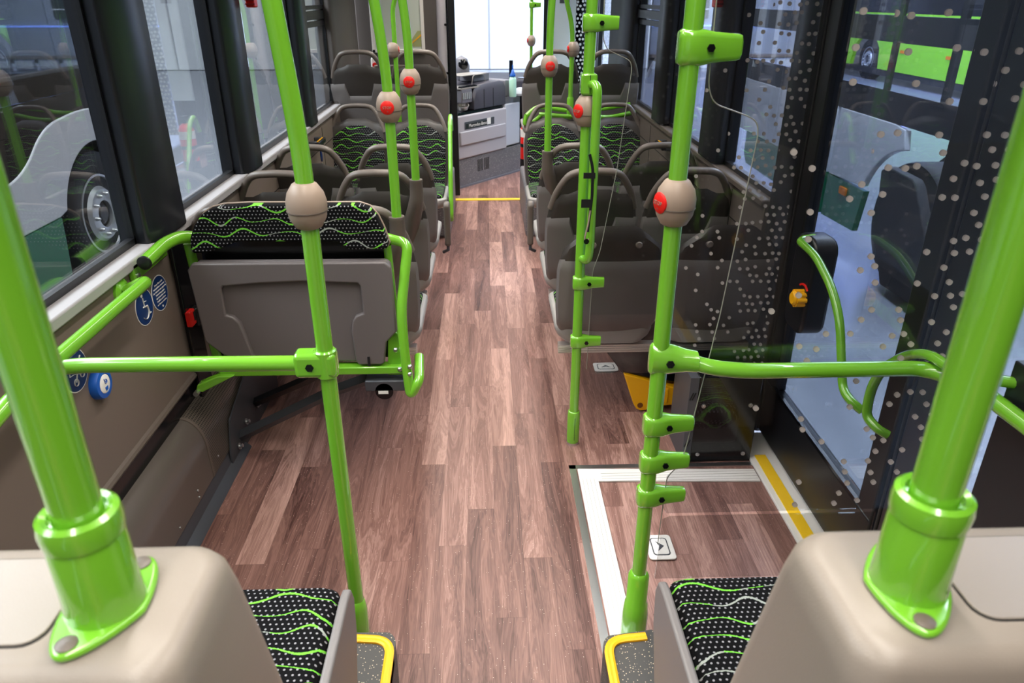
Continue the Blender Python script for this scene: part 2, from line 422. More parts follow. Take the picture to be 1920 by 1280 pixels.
# ================================================================== SETTING
XL, XR = -1.14, 1.15
S(O('floor', MB().box((-1.16, -5.0, -0.06), (1.16, 9.75, 0)), m_wood, flat=True), 'wood plank vinyl floor of the low floor bus')
S(O('ground', MB().box((-16, -8, -0.42), (22, 24.5, -0.32)), m_concrete, flat=True), 'polished grey hall floor around the bus')
# body sides under the windows
def wallside(nm, x, sgn, z0, z1, y0, y1, mat, lab):
    return S(O(nm, MB().box((min(x, x + sgn * .07), y0, z0), (max(x, x + sgn * .07), y1, z1)), mat, bevel=0.004), lab)
wallside('wall_left', XL, -1, 0.44, 0.965, -5.0, 2.52, m_wall, 'taupe side wall beside the wheelchair bay')
wallside('wall_left', XL, -1, 0.0, 0.965, 2.56, 9.7, m_wall, 'taupe side wall panels beside the left seats')
wallside('wall_right', XR, 1, 0.0, 0.96, 2.93, 7.1, m_wallR, 'brown side wall panels beside the right seats')
wallside('wall_right', XR, 1, 0.0, 2.2, -5.0, 0.62, m_black, 'dark side wall behind the middle door')
S(O('wall_rear', MB().box((-1.2, -5.08, 0), (1.2, -5.0, 2.3)), m_wall), 'rear end wall')
S(O('ceiling', MB().box((-1.2, -5.0, 2.3), (1.2, 9.7, 2.36)), m_ceiling), 'ceiling')
# seam trims and the strips along the left wall foot
S(O('trim_1', MB().box((-1.21, -5.0, 0.965), (-1.12, 9.7, 1.0)), m_sill, bevel=0.006), 'light grey ledge under the left windows')
S(O('trim_2', MB().box((1.135, 2.93, 0.955), (1.22, 7.1, 0.985)), m_wallR, bevel=0.006), 'brown ledge under the right windows')
S(O('trim_3', MB().tube([(-1.14, -5.0, 0.435), (-1.14, 2.5, 0.435)], 0.014, 8), m_taupe), 'rolled lower edge of the left wall panel')
S(O('trim_4', MB().box((-1.16, -5.0, 0.33), (-1.145, 2.62, 0.42)), m_blackg), 'black gap strip under the wall panel')
S(O('trim_5', MB().box((-1.135, 2.5, 0.03), (-1.12, 2.62, 0.96)), m_blackg, bevel=.004), 'black upright cover at the bench')
for yy in (3.35, 4.35, 5.2, 6.1):
    S(O('trim_6', MB().box((XL - .003, yy - .003, 0.5), (XL + .002, yy + .003, 0.93)), m_gap), 'panel joint in left wall')
    S(O('trim_7', MB().box((XR - .002, yy - .003, 0.5), (XR + .003, yy + .003, 0.93)), m_gap), 'panel joint in right wall')
S(O('trim_8', MB().box((XL - .003, 2.7, .80), (XL + .002, 5.9, .804)), m_gap), 'long panel joint in left wall')
S(O('trim_9', MB().box((XR - .002, 3.0, .80), (XR + .003, 5.9, .804)), m_gap), 'long panel joint in right wall')
# floor line and cove foot strip at the heater
S(O('trim_10', MB().prism([(-1.065, 0.0), (-1.02, 0.0), (-1.025, 0.006), (-1.06, 0.05), (-1.075, 0.075), (-1.09, 0.075), (-1.09, 0)], -5.0, 2.66, 'XZ').v and MB().prism([(-1.09, 0.0), (-1.03, 0.0), (-1.035, 0.008), (-1.062, 0.03), (-1.072, 0.085), (-1.09, 0.085)], -5.0, 2.66, 'XZ'), m_dkmetal), 'grey foot strip along the heater')
# pillars
def pillar(n, x, s, y0, y1, m, lab, z0=0.99):
    mb = MB().prism([(x - s * .10, y0 + .02), (x + s * .005, y0), (x + s * .03, y0 + .04), (x + s * .03, y1 - .04), (x + s * .005, y1), (x - s * .10, y1 - .02)], z0, 2.32, 'XY')
    return S(O(n, mb, m, bevel=0.01), lab)
pillar('trim_11', XL, 1, 2.37, 2.68, m_pillar, 'thick dark window pillar left of the bench')
pillar('trim_12', XL, 1, 3.42, 3.70, m_pillar, 'dark pillar behind the second left window')
pillar('trim_13', XL, 1, 4.77, 5.02, m_pillar, 'dark pillar before the front left window')
pillar('trim_14', XL, 1, 5.86, 6.9, m_clad, 'taupe cladding beside the driver partition')
pillar('trim_15', XR, -1, 3.62, 3.92, m_black, 'black pillar right of the aisle pole')
pillar('trim_16', XR, -1, 4.82, 5.12, m_black, 'black pillar on the right before the front seats')
pillar('trim_17', XR, -1, 6.08, 7.05, m_black, 'black cladding before the front door')
pillar('trim_18', XR + .03, -1, 2.70, 2.92, m_black, 'black door jamb ahead of the middle door', z0=0.0)
pillar('trim_19', XL, 1, -.6, -.1, m_pillar, 'dark rear left pillar')
S(O('wall_right', MB().box((1.15, .62, 0), (1.19, 1.38, 1.03)), m_black, bevel=.004), 'low black side panel behind the rear door leaf')
# windows
def window(n, x, y0, y1, z0, z1, gm, lab, hopper=False):
    s = -1 if x < 0 else 1
    xo = x + s * .05
    t = T(n, lab, 'structure'); t['kind'] = 'structure'; t.location = (xo, (y0 + y1) / 2, z0)
    fr = MB()
    for a, b in (((xo - .012, y0, z0 - .01), (xo + .012, y1, z0 + .022)), ((xo - .012, y0, z1 - .03), (xo + .012, y1, z1)), ((xo - .012, y0, z0), (xo + .012, y0 + .022, z1)), ((xo - .012, y1 - .022, z0), (xo + .012, y1, z1))): fr.box(a, b)
    if hopper:
        fr.box((xo - .03, y0, 1.60), (xo + .01, y1, 1.655)); fr.box((xo - .022, y0, 1.665), (xo + .01, y1, 1.69))
        fr.box((xo - .016, y0, 1.555), (xo + .01, y1, 1.59))
    O('window_frame', fr, m_black, t)
    O('pane', MB().box((xo - .003, y0 + .01, z0), (xo + .003, y1 - .01, z1 - .01)), gm, t, flat=True)
window('window_1', XL, -.12, 2.39, 1.0, 2.2, m_glass, 'large left window looking at the white and green bus')
window('window_2', XL, 2.66, 3.44, 1.0, 2.2, m_glass, 'second left window')
window('window_3', XL, 3.68, 4.79, 1.0, 2.2, m_glass, 'third left window')
window('window_4', XL, 5.0, 5.88, 1.0, 2.2, m_glass, 'front left window with hopper', True)
window('window_5', XR, 2.90, 3.64, .985, 2.2, m_glassR, 'right window ahead of the middle door')
window('window_6', XR, 3.90, 4.84, .985, 2.2, m_glassR, 'right window between black pillars')
window('window_7', XR, 5.10, 6.10, .985, 2.2, m_glassR, 'front right window with hopper', True)
window('window_8', XL, -2.5, -.6, 1.0, 2.2, m_glass, 'rear left window')
# windscreen
t = T('window_9', 'windscreen at the front of the bus', 'structure'); t['kind'] = 'structure'; t.location = (0, 9.72, .9)
fr = MB().box((-1.2, 9.68, .70), (1.2, 9.78, .875)).box((-1.2, 9.68, 2.1), (1.2, 9.78, 2.3)).box((-1.2, 9.68, .88), (-1.1, 9.78, 2.1)).box((1.1, 9.68, .88), (1.2, 9.78, 2.1))
O('window_frame', fr, m_black, t)
O('pane', MB().box((-1.1, 9.72, .87), (1.1, 9.728, 2.11)), m_screen, t, flat=True)
S(O('wall_front', MB().box((-1.2, 9.68, -.1), (1.2, 9.76, .70)), m_dashdk), 'front bulkhead below the windscreen')

# yellow line across the aisle
S(O('trim_20', MB().box((-.33, 6.78, 0.0), (.335, 6.845, 0.006)), m_yline), 'yellow line across the aisle')

# ---------------- middle door on the right (two leaves)
XD = 1.20
def leaf(nm, y0, y1, lab, post=.09):
    t = T(nm, lab, 'structure', None, (XD, (y0 + y1) / 2, .05)); t['kind'] = 'structure'
    fr = MB()
    fr.box((XD - .025, y0, .03), (XD + .025, y1, .27))
    fr.box((XD - .025, y0, 2.0), (XD + .025, y1, 2.15))
    fr.box((XD - .025, y0, .27), (XD + .025, y0 + post, 2.0)); fr.box((XD - .025, y1 - post, .27), (XD + .025, y1, 2.0))
    O('door_frame', fr, m_black, t, bevel=.006)
    O('door_glass', MB().box((XD - .004, y0 + post - .01, .26), (XD + .004, y1 - post + .01, 2.01)), m_doorglass, t, flat=True)
    O('rubber_seal', MB().box((XD - .03, y0 - .012, .03), (XD + .03, y0 + .001, 2.15)).box((XD - .03, y1 - .001, .03), (XD + .03, y1 + .010, 2.15)), m_rubber, t, bevel=.004)
    g = MB()
    for zz in (.31,): g.box((XD - .034, y0 + post, zz - .03), (XD - .02, y1 - post, zz - .018))
    O('glazing_bead', g, m_blackg, t)
    return t
d1 = leaf('door_1', 1.76, 2.68, 'front leaf of the middle door with curved green handle')
d2 = leaf('door_2', .66, 1.72, 'rear leaf of the middle door with curved green handle')
O('grab_handle', MB().tube(fillet([(1.12, 2.37, 1.0), (1.06, 2.355, .996), (1.06, 2.205, .989), (1.06, 2.061, .934), (1.06, 1.975, .864), (1.06, 1.914, .75), (1.06, 1.875, .68), (1.06, 1.82, .672), (1.09, 1.80, .65)], .05), .0135, 10), m_green, d1)
O('grab_handle', MB().tube(fillet([(1.17, 1.36, .98), (1.06, 1.40, .98), (1.06, 1.538, .969), (1.06, 1.617, .925), (1.06, 1.704, .842), (1.06, 1.736, .758), (1.06, 1.727, .675), (1.075, 1.68, .662), (1.10, 1.67, .65)], .05), .0135, 10), m_green, d2)
# door control box with yellow emergency knob
t = T('door_release_box', 'black box with yellow round knob on the middle door jamb', 'door release', None, (1.12, 2.36, .75))
O('housing', MB().prism(rrect(2.28, .66, 2.44, 1.01, .05), 1.09, 1.175, 'YZ'), m_black, t, bevel=.012, seg=3)
k = MB(); ky, kz = 2.31, .80
for q in range(8):
    a = q * PI / 4; k.lathe([(.009, 0), (.009, .032)], (1.062, ky + .024 * math.cos(a), kz + .024 * math.sin(a)), (1, 0, 0), 10)
k.lathe([(.020, -.006), (.026, 0), (.028, .03), (.022, .036)], (1.058, ky, kz), (1, 0, 0), 20)
O('emergency_knob', k, m_yellow, t, label='yellow emergency knob')
O('arrow_mark', MB().prism(arc2(ky, kz, .052, 50, 130) + arc2(ky, kz, .046, 130, 50), 1.086, 1.09, 'YZ'), m_red, t)
# threshold strip with grit band
S(O('trim_21', MB().box((1.075, .7, 0.0), (1.24, 2.68, .012)), m_aluw, bevel=.003), 'light threshold profile of the middle door')
S(O('trim_22', MB().box((1.10, .7, .012), (1.145, 2.50, .017)), m_ystrip), 'gritty yellow strip on the door threshold')

# ---------------- wheelchair ramp flap frame in the floor
t = T('ramp_hatch', 'fold out floor ramp hatch framed in white aluminium by the middle door', 'ramp hatch', None, (.7, 1.9, 0))
O('steel_surround', MB().box((.318, 1.44, 0), (.345, 2.47, .004)).box((.318, 2.445, 0), (1.09, 2.47, .004)), m_steel, t)
fr = MB().prism([(.350, 1.44), (.350, 2.44), (1.07, 2.415), (1.07, 2.335), (.425, 2.355), (.425, 1.44)], 0, .008, 'XY')
O('white_frame', fr, m_aluw, t, bevel=.002)
gr = MB()
for k_ in range(4): gr.box((.362 + k_ * .015, 1.45, .008), (.364 + k_ * .015, 2.37, .0088)); gr.box((.44, 2.350 + k_ * .017, .008), (1.07, 2.352 + k_ * .017, .0088))
O('groove_lines', gr, plain('groove shade grey', srgb(185, 182, 178), .6), t)
def latch(parent, cx, cy, rot, s=1.0):
    m = Matrix.Rotation(rot, 3, 'Z')
    def tr(mb):
        mb.v = [tuple(Vector((cx, cy, 0)) + m @ Vector(v)) for v in mb.v]; return mb
    pl = O('recessed_latch', tr(MB().prism(rrect(-.047 * s, -.062 * s, .047 * s, .062 * s, .014), .004, .010, 'XY')), m_aluw, parent, bevel=.002)
    r1 = MB().prism(rrect(-.030 * s, -.044 * s, .030 * s, .044 * s, .012), .010, .0112, 'XY')
    O('latch_groove', tr(r1), m_dkmetal, pl)
    O('latch_flap', tr(MB().prism(rrect(-.026 * s, -.040 * s, .026 * s, .040 * s, .010), .0105, .0122, 'XY')), m_aluw, pl, bevel=.0008)
    O('latch_slot', tr(MB().prism([(-.012 * s, -.026 * s), (.014 * s, 0), (-.012 * s, .026 * s), (-.003, 0)], .0122, .0128, 'XY')), m_dkmetal, pl)
latch(t, .585, 1.965, 0)

# hatch further forward
t2 = T('floor_hatch_ring', 'small recessed metal latch in the floor under the right seats', 'latch', None, (.60, 3.33, 0)); latch(t2, .60, 3.33, PI / 2, 1.0)

# ================================================================== HEATER DUCT (left foot)
t = T('heater_duct', 'long rounded taupe heater duct along the left wall foot', 'heater', None, (-1.1, 1.5, .1))
def duct(y0, y1, r0=0):
    prof = []
    for k_ in range(15):
        a = R(90 - 95 * k_ / 14); prof.append((-1.145 + (.075 + r0) * math.cos(a), .215 + (.125 + r0) * math.sin(a)))
    prof.append((-1.066 + r0 * .5, .085)); prof.append((-1.145, .085))
    mb = MB().prism(prof, y0, y1, 'XZ'); L_ = [0]
    for i in range(1, len(prof)): L_.append(L_[-1] + math.dist(prof[i], prof[i - 1]))
    mb.uv = [(y0, l_) for l_ in L_] + [(y1, l_) for l_ in L_]
    return mb
O('duct_cover', duct(-1.0, 2.34), m_duct, t, ang=25)
O('perforated_cover', duct(2.34, 3.2, .003), m_perf, t, ang=25)
O('joint_band', duct(2.325, 2.34, .004), m_taupe, t, ang=25)
for yy, zz in ((2.18, .13), (2.4, .13), (2.0, .11), (2.18, .10)): O('rivet', MB().lathe([(.005, 0), (.004, .004)], (-1.067, yy, zz), (1, 0, 0), 8), m_steel, t)

# ================================================================== POLES
def collar(t, x, y, z0, z1, r=.026, name='clamp'):
    return O(name, MB().lathe([(r - .004, z0), (r, z0 + .004), (r, z1 - .004), (r - .004, z1)], (x, y, 0)), m_green, t)
def wing(t, x, y, z, ang=0, L=.105, h=.062, bolt=True):
    """glass clamp: sleeve plus tapering wing towards direction ang"""
    d = Vector((math.cos(ang), math.sin(ang), 0)); n = Vector((-d.y, d.x, 0)); c = Vector((x, y, z))
    rings = []
    for q, (u, hh, ww) in enumerate([(-.027, .5, .3), (-.026, .85, .62), (-.020, .98, .86), (0, 1, 1), (.02, .98, .93), (.045, .84, .62), (.075, .76, .50), (.095, .72, .46), (L - .003, .66, .42), (L, .5, .30)]):
        H_, W_ = h / 2 * hh, .027 * ww
        rings.append([c + d * u + n * (W_ * (abs(math.cos(a)) ** .55) * (1 if math.cos(a) > 0 else -1)) + Vector((0, 0, H_ * (abs(math.sin(a)) ** .45) * (1 if math.sin(a) > 0 else -1))) for a in [2 * PI * k_ / 20 for k_ in range(20)]])
    o = O('glass_clamp', MB().loft(rings), m_green, t)
    if bolt:
        side = -1 if n.y > 0 else 1
        bb = c + d * .036 + n * side * .021
        O('hex_bolt', MB().hexbolt(bb, n * side, .0085, .004), m_blackg, o)
    return o
def stopbutton(t, x, y, z, face, sz=1.0):
    hs = O('stop_button', MB().lathe([(.022, -.052), (.030, -.048), (.041, -.028), (.045, -.004), (.045, .010), (.040, .030), (.028, .048), (.022, .052)], (x, y, z)), m_button, t)
    hs.data.transform(Matrix.Identity(4))
    d = Vector((math.cos(face), math.sin(face), 0)); c = Vector((x, y, z + .002))
    O('joint_ring', MB().lathe([(.0455, 0), (.0458, .0012), (.0455, .0024)], (x, y, z - .012)), m_taupe, hs)
    O('red_button', MB().lathe([(.024, 0), (.024, .008), (.020, .011), (0, .012)], c + d * .034, d, 24), m_red, hs, label='red stop button')
    n = Vector((-d.y, d.x, 0))
    text('stop_lettering', 'STOP', .013, m_button, hs, frame_mtx(c + d * .0462, n, (0, 0, 1)), .0004)
    return hs
PR = .0205
def pole(lab, pts, fil=.1, r=PR, name='grab_pole', base=None):
    b = base or (pts[0][0], pts[0][1], pts[0][2])
    t = T(name, lab, 'pole', None, b)
    O('tube', MB().tube(fillet(pts, fil, 10), r, 24), m_green, t); return t
# A: left aisle pole
ax, ay = -.405, 1.61
tA = pole('tall green pole left of the aisle carrying the horizontal bar before the folded bench', [(ax + .004, ay, .02), (ax, ay, 1.2), (ax + .003, ay, 1.45), (ax - .035, ay, 1.95), (ax - .10, ay, 2.3)], .3)
stopbutton(tA, ax, ay, 1.327, R(80))
O('pole_socket', MB().lathe([(.030, 0), (.032, .01), (.031, .12), (.026, .15), (.022, .155)], (ax, ay, 0)), m_green, tA)
cl = O('bar_joint', MB().prism(rrect(ax - .075, .90, ax + .027, .965, .012), ay - .027, ay + .027, 'XZ'), m_green, tA, bevel=.012, seg=3)
O('hex_bolt', MB().hexbolt((ax - .035, ay - .027, .932), (0, -1, 0), .0105, .003), m_blackg, cl)
collar(tA, ax, ay, .895, .97, .028, 'joint_sleeve')
# horizontal bar of A
t = T('grab_bar', 'horizontal green bar from the left aisle pole to the left wall', 'bar', None, (-.75, ay, .932))
O('tube', MB().tube(fillet([(ax - .05, ay, .932), (-1.02, ay, .935), (-1.13, ay - .03, .93)], .06), .0195, 20), m_green, t)
# wall rail left
t = T('grab_rail', 'long green rail running along the left wall above the wheelchair signs', 'rail', None, (-1.06, 2.1, .93))
O('tube', MB().tube(fillet([(-1.125, 2.13, .925), (-1.055, 2.15, .955), (-1.055, 1.95, .955), (-1.055, 1.45, .95), (-1.055, 1.10, .90), (-1.13, 1.0, .88)], .05), .0195, 20), m_green, t)
O('wall_flange', MB().lathe([(.044, 0), (.044, .008), (.030, .014)], (-1.14, 2.13, .922), (1, 0, 0)), m_green, t)
# B: right aisle pole
bx, by = .418, 1.58
tB = pole('tall green pole right of the aisle beside the ramp hatch with many clamps', [(bx, by, .02), (bx, by, 1.2), (bx, by, 1.7), (bx + .01, by, 2.3)], .3)
stopbutton(tB, bx, by, 1.335, R(200))
O('pole_socket', MB().lathe([(.038, 0), (.038, .10), (.033, .15), (.030, .155), (.030, .25), (.024, .26), (.022, .262)], (bx, by, 0)), m_green, tB)
wing(tB, bx, by, 1.655, 0, .105, .072)
for z in (.755, .64, .53): wing(tB, bx, by, z, R(2), .105, .06)
jb = O('bar_joint', MB().loft([[Vector((bx + u, by - v0 + hw * math.cos(a), .945 + hz * math.sin(a))) for a in [2 * PI * k_ / 20 for k_ in range(20)]] for u, v0, hw, hz in ((-.027, 0, .012, .036), (-.022, 0, .024, .042), (.0, 0, .029, .044), (.03, .004, .028, .038), (.06, .012, .026, .030), (.085, .020, .026, .027), (.087, .021, .022, .023))]), m_green, tB)
O('hex_bolt', MB().hexbolt((bx + .018, by - .032, .945), (0, -1, 0), .0105, .004), m_blackg, jb)
t = T('grab_bar', 'horizontal green bar bending from the right aisle pole toward the door side', 'bar', None, (.8, by, .93))
O('tube', MB().tube(fillet([(bx + .06, by - .012, .945), (bx + .12, by - .035, .935), (bx + .20, by - .045, .93), (1.06, by - .055, .935), (1.12, by - .16, .935), (1.125, by - .35, .935)], .05), .0195, 20), m_green, t)
# C: right front pole of partition
cx, cy = .352, 2.64
tC = pole('green pole with glass clamps standing free on the floor ahead of the ramp hatch', [(cx, cy, .012), (cx, cy, 1.0), (cx, cy, 1.5), (cx + .01, cy, 2.3)], .3, .0195)
O('pole_socket', MB().lathe([(.026, .0), (.027, .012), (.027, .135), (.024, .150), (.021, .152)], (cx, cy, .012)), m_green, tC)
O('base_ring', MB().lathe([(.025, 0), (.025, .013)], (cx, cy, 0)), m_steel, tC)
O('socket_split', MB().box((cx + .002, cy - .0285, .03), (cx + .0035, cy - .026, .14)), m_gap, tC)
stopbutton(tC, cx, cy, 1.385, R(215))
for z in (.742, .49): wing(tC, cx, cy, z, R(0), .085, .055)
wing(tC, cx, cy, 1.668, 0, .085, .06)
cb = O('hinge_clamp', MB().prism(rrect(cx - .026, 1.44, cx + .030, 1.51, .01), cy - .026, cy + .024, 'XZ'), m_green, tC, bevel=.006)
O('clamp_split', MB().box((cx + .004, cy - .028, 1.445), (cx + .006, cy - .025, 1.505)), m_gap, cb)
t = T('grab_handle_loop', 'green bent loop handle clamped on the partition pole with a black strap', 'handle', None, (cx, cy - .06, 1.1))
O('tube', MB().tube(fillet([(cx + .008, cy - .01, 1.475), (cx + .026, cy - .055, 1.475), (cx + .026, cy - .06, 1.42), (cx + .026, cy - .06, .90), (cx + .022, cy - .05, .845), (cx, cy, .845)], .03), .0165, 16), m_green, t)
t = T('strap', 'black webbing strap hanging on the loop handle of the partition pole', 'strap', None, (cx, cy - .08, 1.1))
O('webbing', MB().tube(fillet([(cx + .006, cy - .083, 1.25), (cx + .020, cy - .080, 1.20), (cx + .022, cy - .079, 1.10), (cx + .014, cy - .081, 1.0), (cx + .012, cy - .082, .97)], .02), .005, 8, .5), m_black, t)
O('elastic_loop', MB().tube(fillet([(cx + .018, cy - .082, 1.05), (cx + .012, cy - .084, 1.0), (cx + .001, cy - .084, .945), (cx + .008, cy - .084, .93), (cx + .016, cy - .084, .945)], .01), .003, 8), m_button, t)
O('hook_loop_band', MB().box((cx - .012, cy - .082, 1.165), (cx + .03, cy - .077, 1.185)), m_black, t)
O('hook_loop_band', MB().box((cx - .016, cy - .082, 1.06), (cx + .02, cy - .077, 1.09)), m_black, t)
O('eyelet', MB().lathe([(.010, 0), (.010, .004)], (cx + .008, cy - .084, .935), (0, -1, 0), 14), m_blackg, t)

# near poles on the seat consoles
def near_pole(x, y, s, lab):
    z0 = 1.25
    t = T('grab_pole', lab, 'pole', None, (x, y, z0))
    O('tube', MB().tube([(x, y, z0 + .02), (x, y, 1.6), (x, y, 2.3)], .0205, 32), m_green, t)
    O('pole_socket', MB().lathe([(.0345, .004), (.0335, .012), (.0325, .03), (.0315, .082), (.0310, .0835), (.0310, .0865), (.0325, .088), (.0335, .100), (.032, .109), (.028, .1125), (.0235, .110), (.0225, .105)], (x, y, z0), n=40), m_green, t)
    # rhombic flange with two screws
    d = Vector((s * .25, 1, 0)).normalized(); n_ = Vector((-d.y, d.x, 0)); pts = []
    for k_ in range(40):
        a = 2 * PI * k_ / 40; c_, s_ = math.cos(a), math.sin(a)
        u = .062 * c_; v = .038 * s_ * (1 - .30 * abs(c_))
        u *= 1.0; p = d * u + n_ * v; pts.append((x + p.x, y + p.y))
    fl = O('flange', MB().prism(pts, z0, z0 + .009, 'XY'), m_green, t, bevel=.004, seg=3)
    for q in (-1, 1):
        c_ = Vector((x, y, z0 + .009)) + d * .049 * q
        O('flange_screw', MB().lathe([(.0092, 0), (.0092, .0012), (.006, .0025), (0, .0028)], c_), m_taupe, fl)
    return t
near_pole(-.348, .50, .9, 'thick near green pole on the left beige console')
near_pole(.385, .50, .9, 'thick near green pole on the right beige console')

# ================================================================== NEAR SEATS AND CONSOLES
def console(sgn, xin, lab):
    x1 = sgn * 1.10
    t = T('seat_console', lab, 'console', None, (sgn * .7, .6, .25))
    def sec(z, yf, yb, xi):
        return [Vector((p[0], p[1], z)) for p in rrect(min(xi, x1), yb, max(xi, x1), yf, .035, 6)]
    prof = [(.25, .80, .40, .0), (.7, .74, .40, .0), (.9, .685, .405, .0), (1.1, .632, .41, 0), (1.20, .604, .414, .0), (1.232, .594, .418, .002), (1.244, .588, .425, .008), (1.25, .578, .436, .018)]
    O('console_body', MB().loft([sec(z, yf, yb, xin + sgn * dx) for z, yf, yb, dx in prof]), m_beige, t, bevel=0, ang=60)
    # lid with fine gap
    lx0, lx1 = xin + sgn * .125, sgn * 1.06
    O('lid_gap', MB().prism(rrect(min(lx0, lx1), .458, max(lx0, lx1), .568, .02), 1.2495, 1.2506, 'XY'), m_gap, t)
    g = .0018
    O('lid', MB().prism(rrect(min(lx0, lx1) + g, .458 + g, max(lx0, lx1) - g, .568 - g, .02), 1.25, 1.2522, 'XY'), m_beige, t, bevel=.001)
    return t
console(-1, -.262, 'beige plastic console under the near left green pole')
console(1, .305, 'beige plastic console under the near right green pole')
def near_seat(sgn, xin, lab):
    xo = sgn * .80
    a, b_ = min(xin, xo), max(xin, xo)
    t = T('passenger_seat', lab, 'seat', None, ((a + b_) / 2, 1.0, .2))
    mb = MB()
    rings = []
    for z, ins in ((.50, .02), (.545, .0), (.570, .004), (.582, .016), (.586, .034)):
        rings.append([Vector((p[0], p[1], z + (.004 if ins > .01 else 0))) for p in rrect(a + .012 + ins, .83, b_ - .012 - ins, 1.225 - ins, .03)])
    O('seat_cushion', mb.loft(rings), m_fab_h, t, ang=50)
    O('seat_pan', MB().prism(rrect(a, .82, b_, 1.20, .03), .44, .53, 'XY'), m_shell, t, bevel=.01)
    # side shell on aisle side
    s_ = -sgn
    sh = [(.82, .20), (1.06, .20), (1.12, .30), (1.20, .47), (1.212, .555), (1.195, .595), (1.16, .603), (.82, .603)]
    O('side_shell', MB().prism(sh, xin - .008, xin + .012, 'YZ') if s_ > 0 else MB().prism(sh, xin - .012, xin + .008, 'YZ'), m_shell, t, bevel=.006, seg=3)
    O('seat_base', MB().box((a + .03, .83, .2), (b_ - .02, 1.10, .45)), m_speck, t)
    O('side_bolt', MB().lathe([(.007, 0), (.007, .004), (.004, .008)], (xin + (.012 if s_ > 0 else -.012), 1.04, .40), (s_, 0, 0), 8), m_steel, t)
    return t
near_seat(-1, -.318, 'near left seat cushion in wavy black and green fabric behind the left console')
near_seat(1, .372, 'near right seat cushion in wavy black and green fabric behind the right console')
# raised podests with yellow edge
def podest(sgn, xin, lab):
    xo = sgn * 1.055
    pts = [(xo, -2.5), (xin, -2.5), (xin, 1.40)] + [(xin + sgn * .03 * (1 - math.cos(R(a))), 1.40 + .045 * math.sin(R(a))) for a in range(15, 91, 15)] + [(xin + sgn * .12, 1.447), (xo, 1.447 if sgn < 0 else 1.05)]
    if sgn > 0: pts = [(xo, -2.5), (xin, -2.5), (xin, 1.37)] + [(xin + .03 * (1 - math.cos(R(a))), 1.37 + .045 * math.sin(R(a))) for a in range(15, 91, 15)] + [(xin + .14, 1.43), (.60, 1.25), (1.06, 1.25), (1.06, -2.5)]
    t = T('seat_podest', lab, 'podest', None, (sgn * .7, .6, 0))
    O('plinth', MB().prism(pts, 0, .195, 'XY'), m_speck, t)
    y_ = 1.42 if sgn < 0 else 1.40
    path = fillet([(xin + sgn * .012, -2.4, .197), (xin + sgn * .012, y_ - .005, .197), (xin + sgn * .12, y_ + .005, .197)], .05)
    w_ = .012; mb = MB()
    rings = []
    for i, p in enumerate(path):
        tt = (path[min(i + 1, len(path) - 1)] - path[max(i - 1, 0)]).normalized(); nn = Vector((-tt.y, tt.x, 0))
        rings.append([p + nn * u + Vector((0, 0, z)) for u, z in ((-w_, -.03), (w_, -.03), (w_, .004), (w_ * .5, .007), (0, .005), (-w_ * .5, .007), (-w_, .004))])
    O('yellow_edge', mb.loft(rings), m_yellow, t, ang=20, label='yellow edge profile')
    return t
podest(-1, -.262, 'speckled step plinth with yellow edge left of the aisle')
podest(1, .288, 'speckled step plinth with yellow edge right of the aisle')

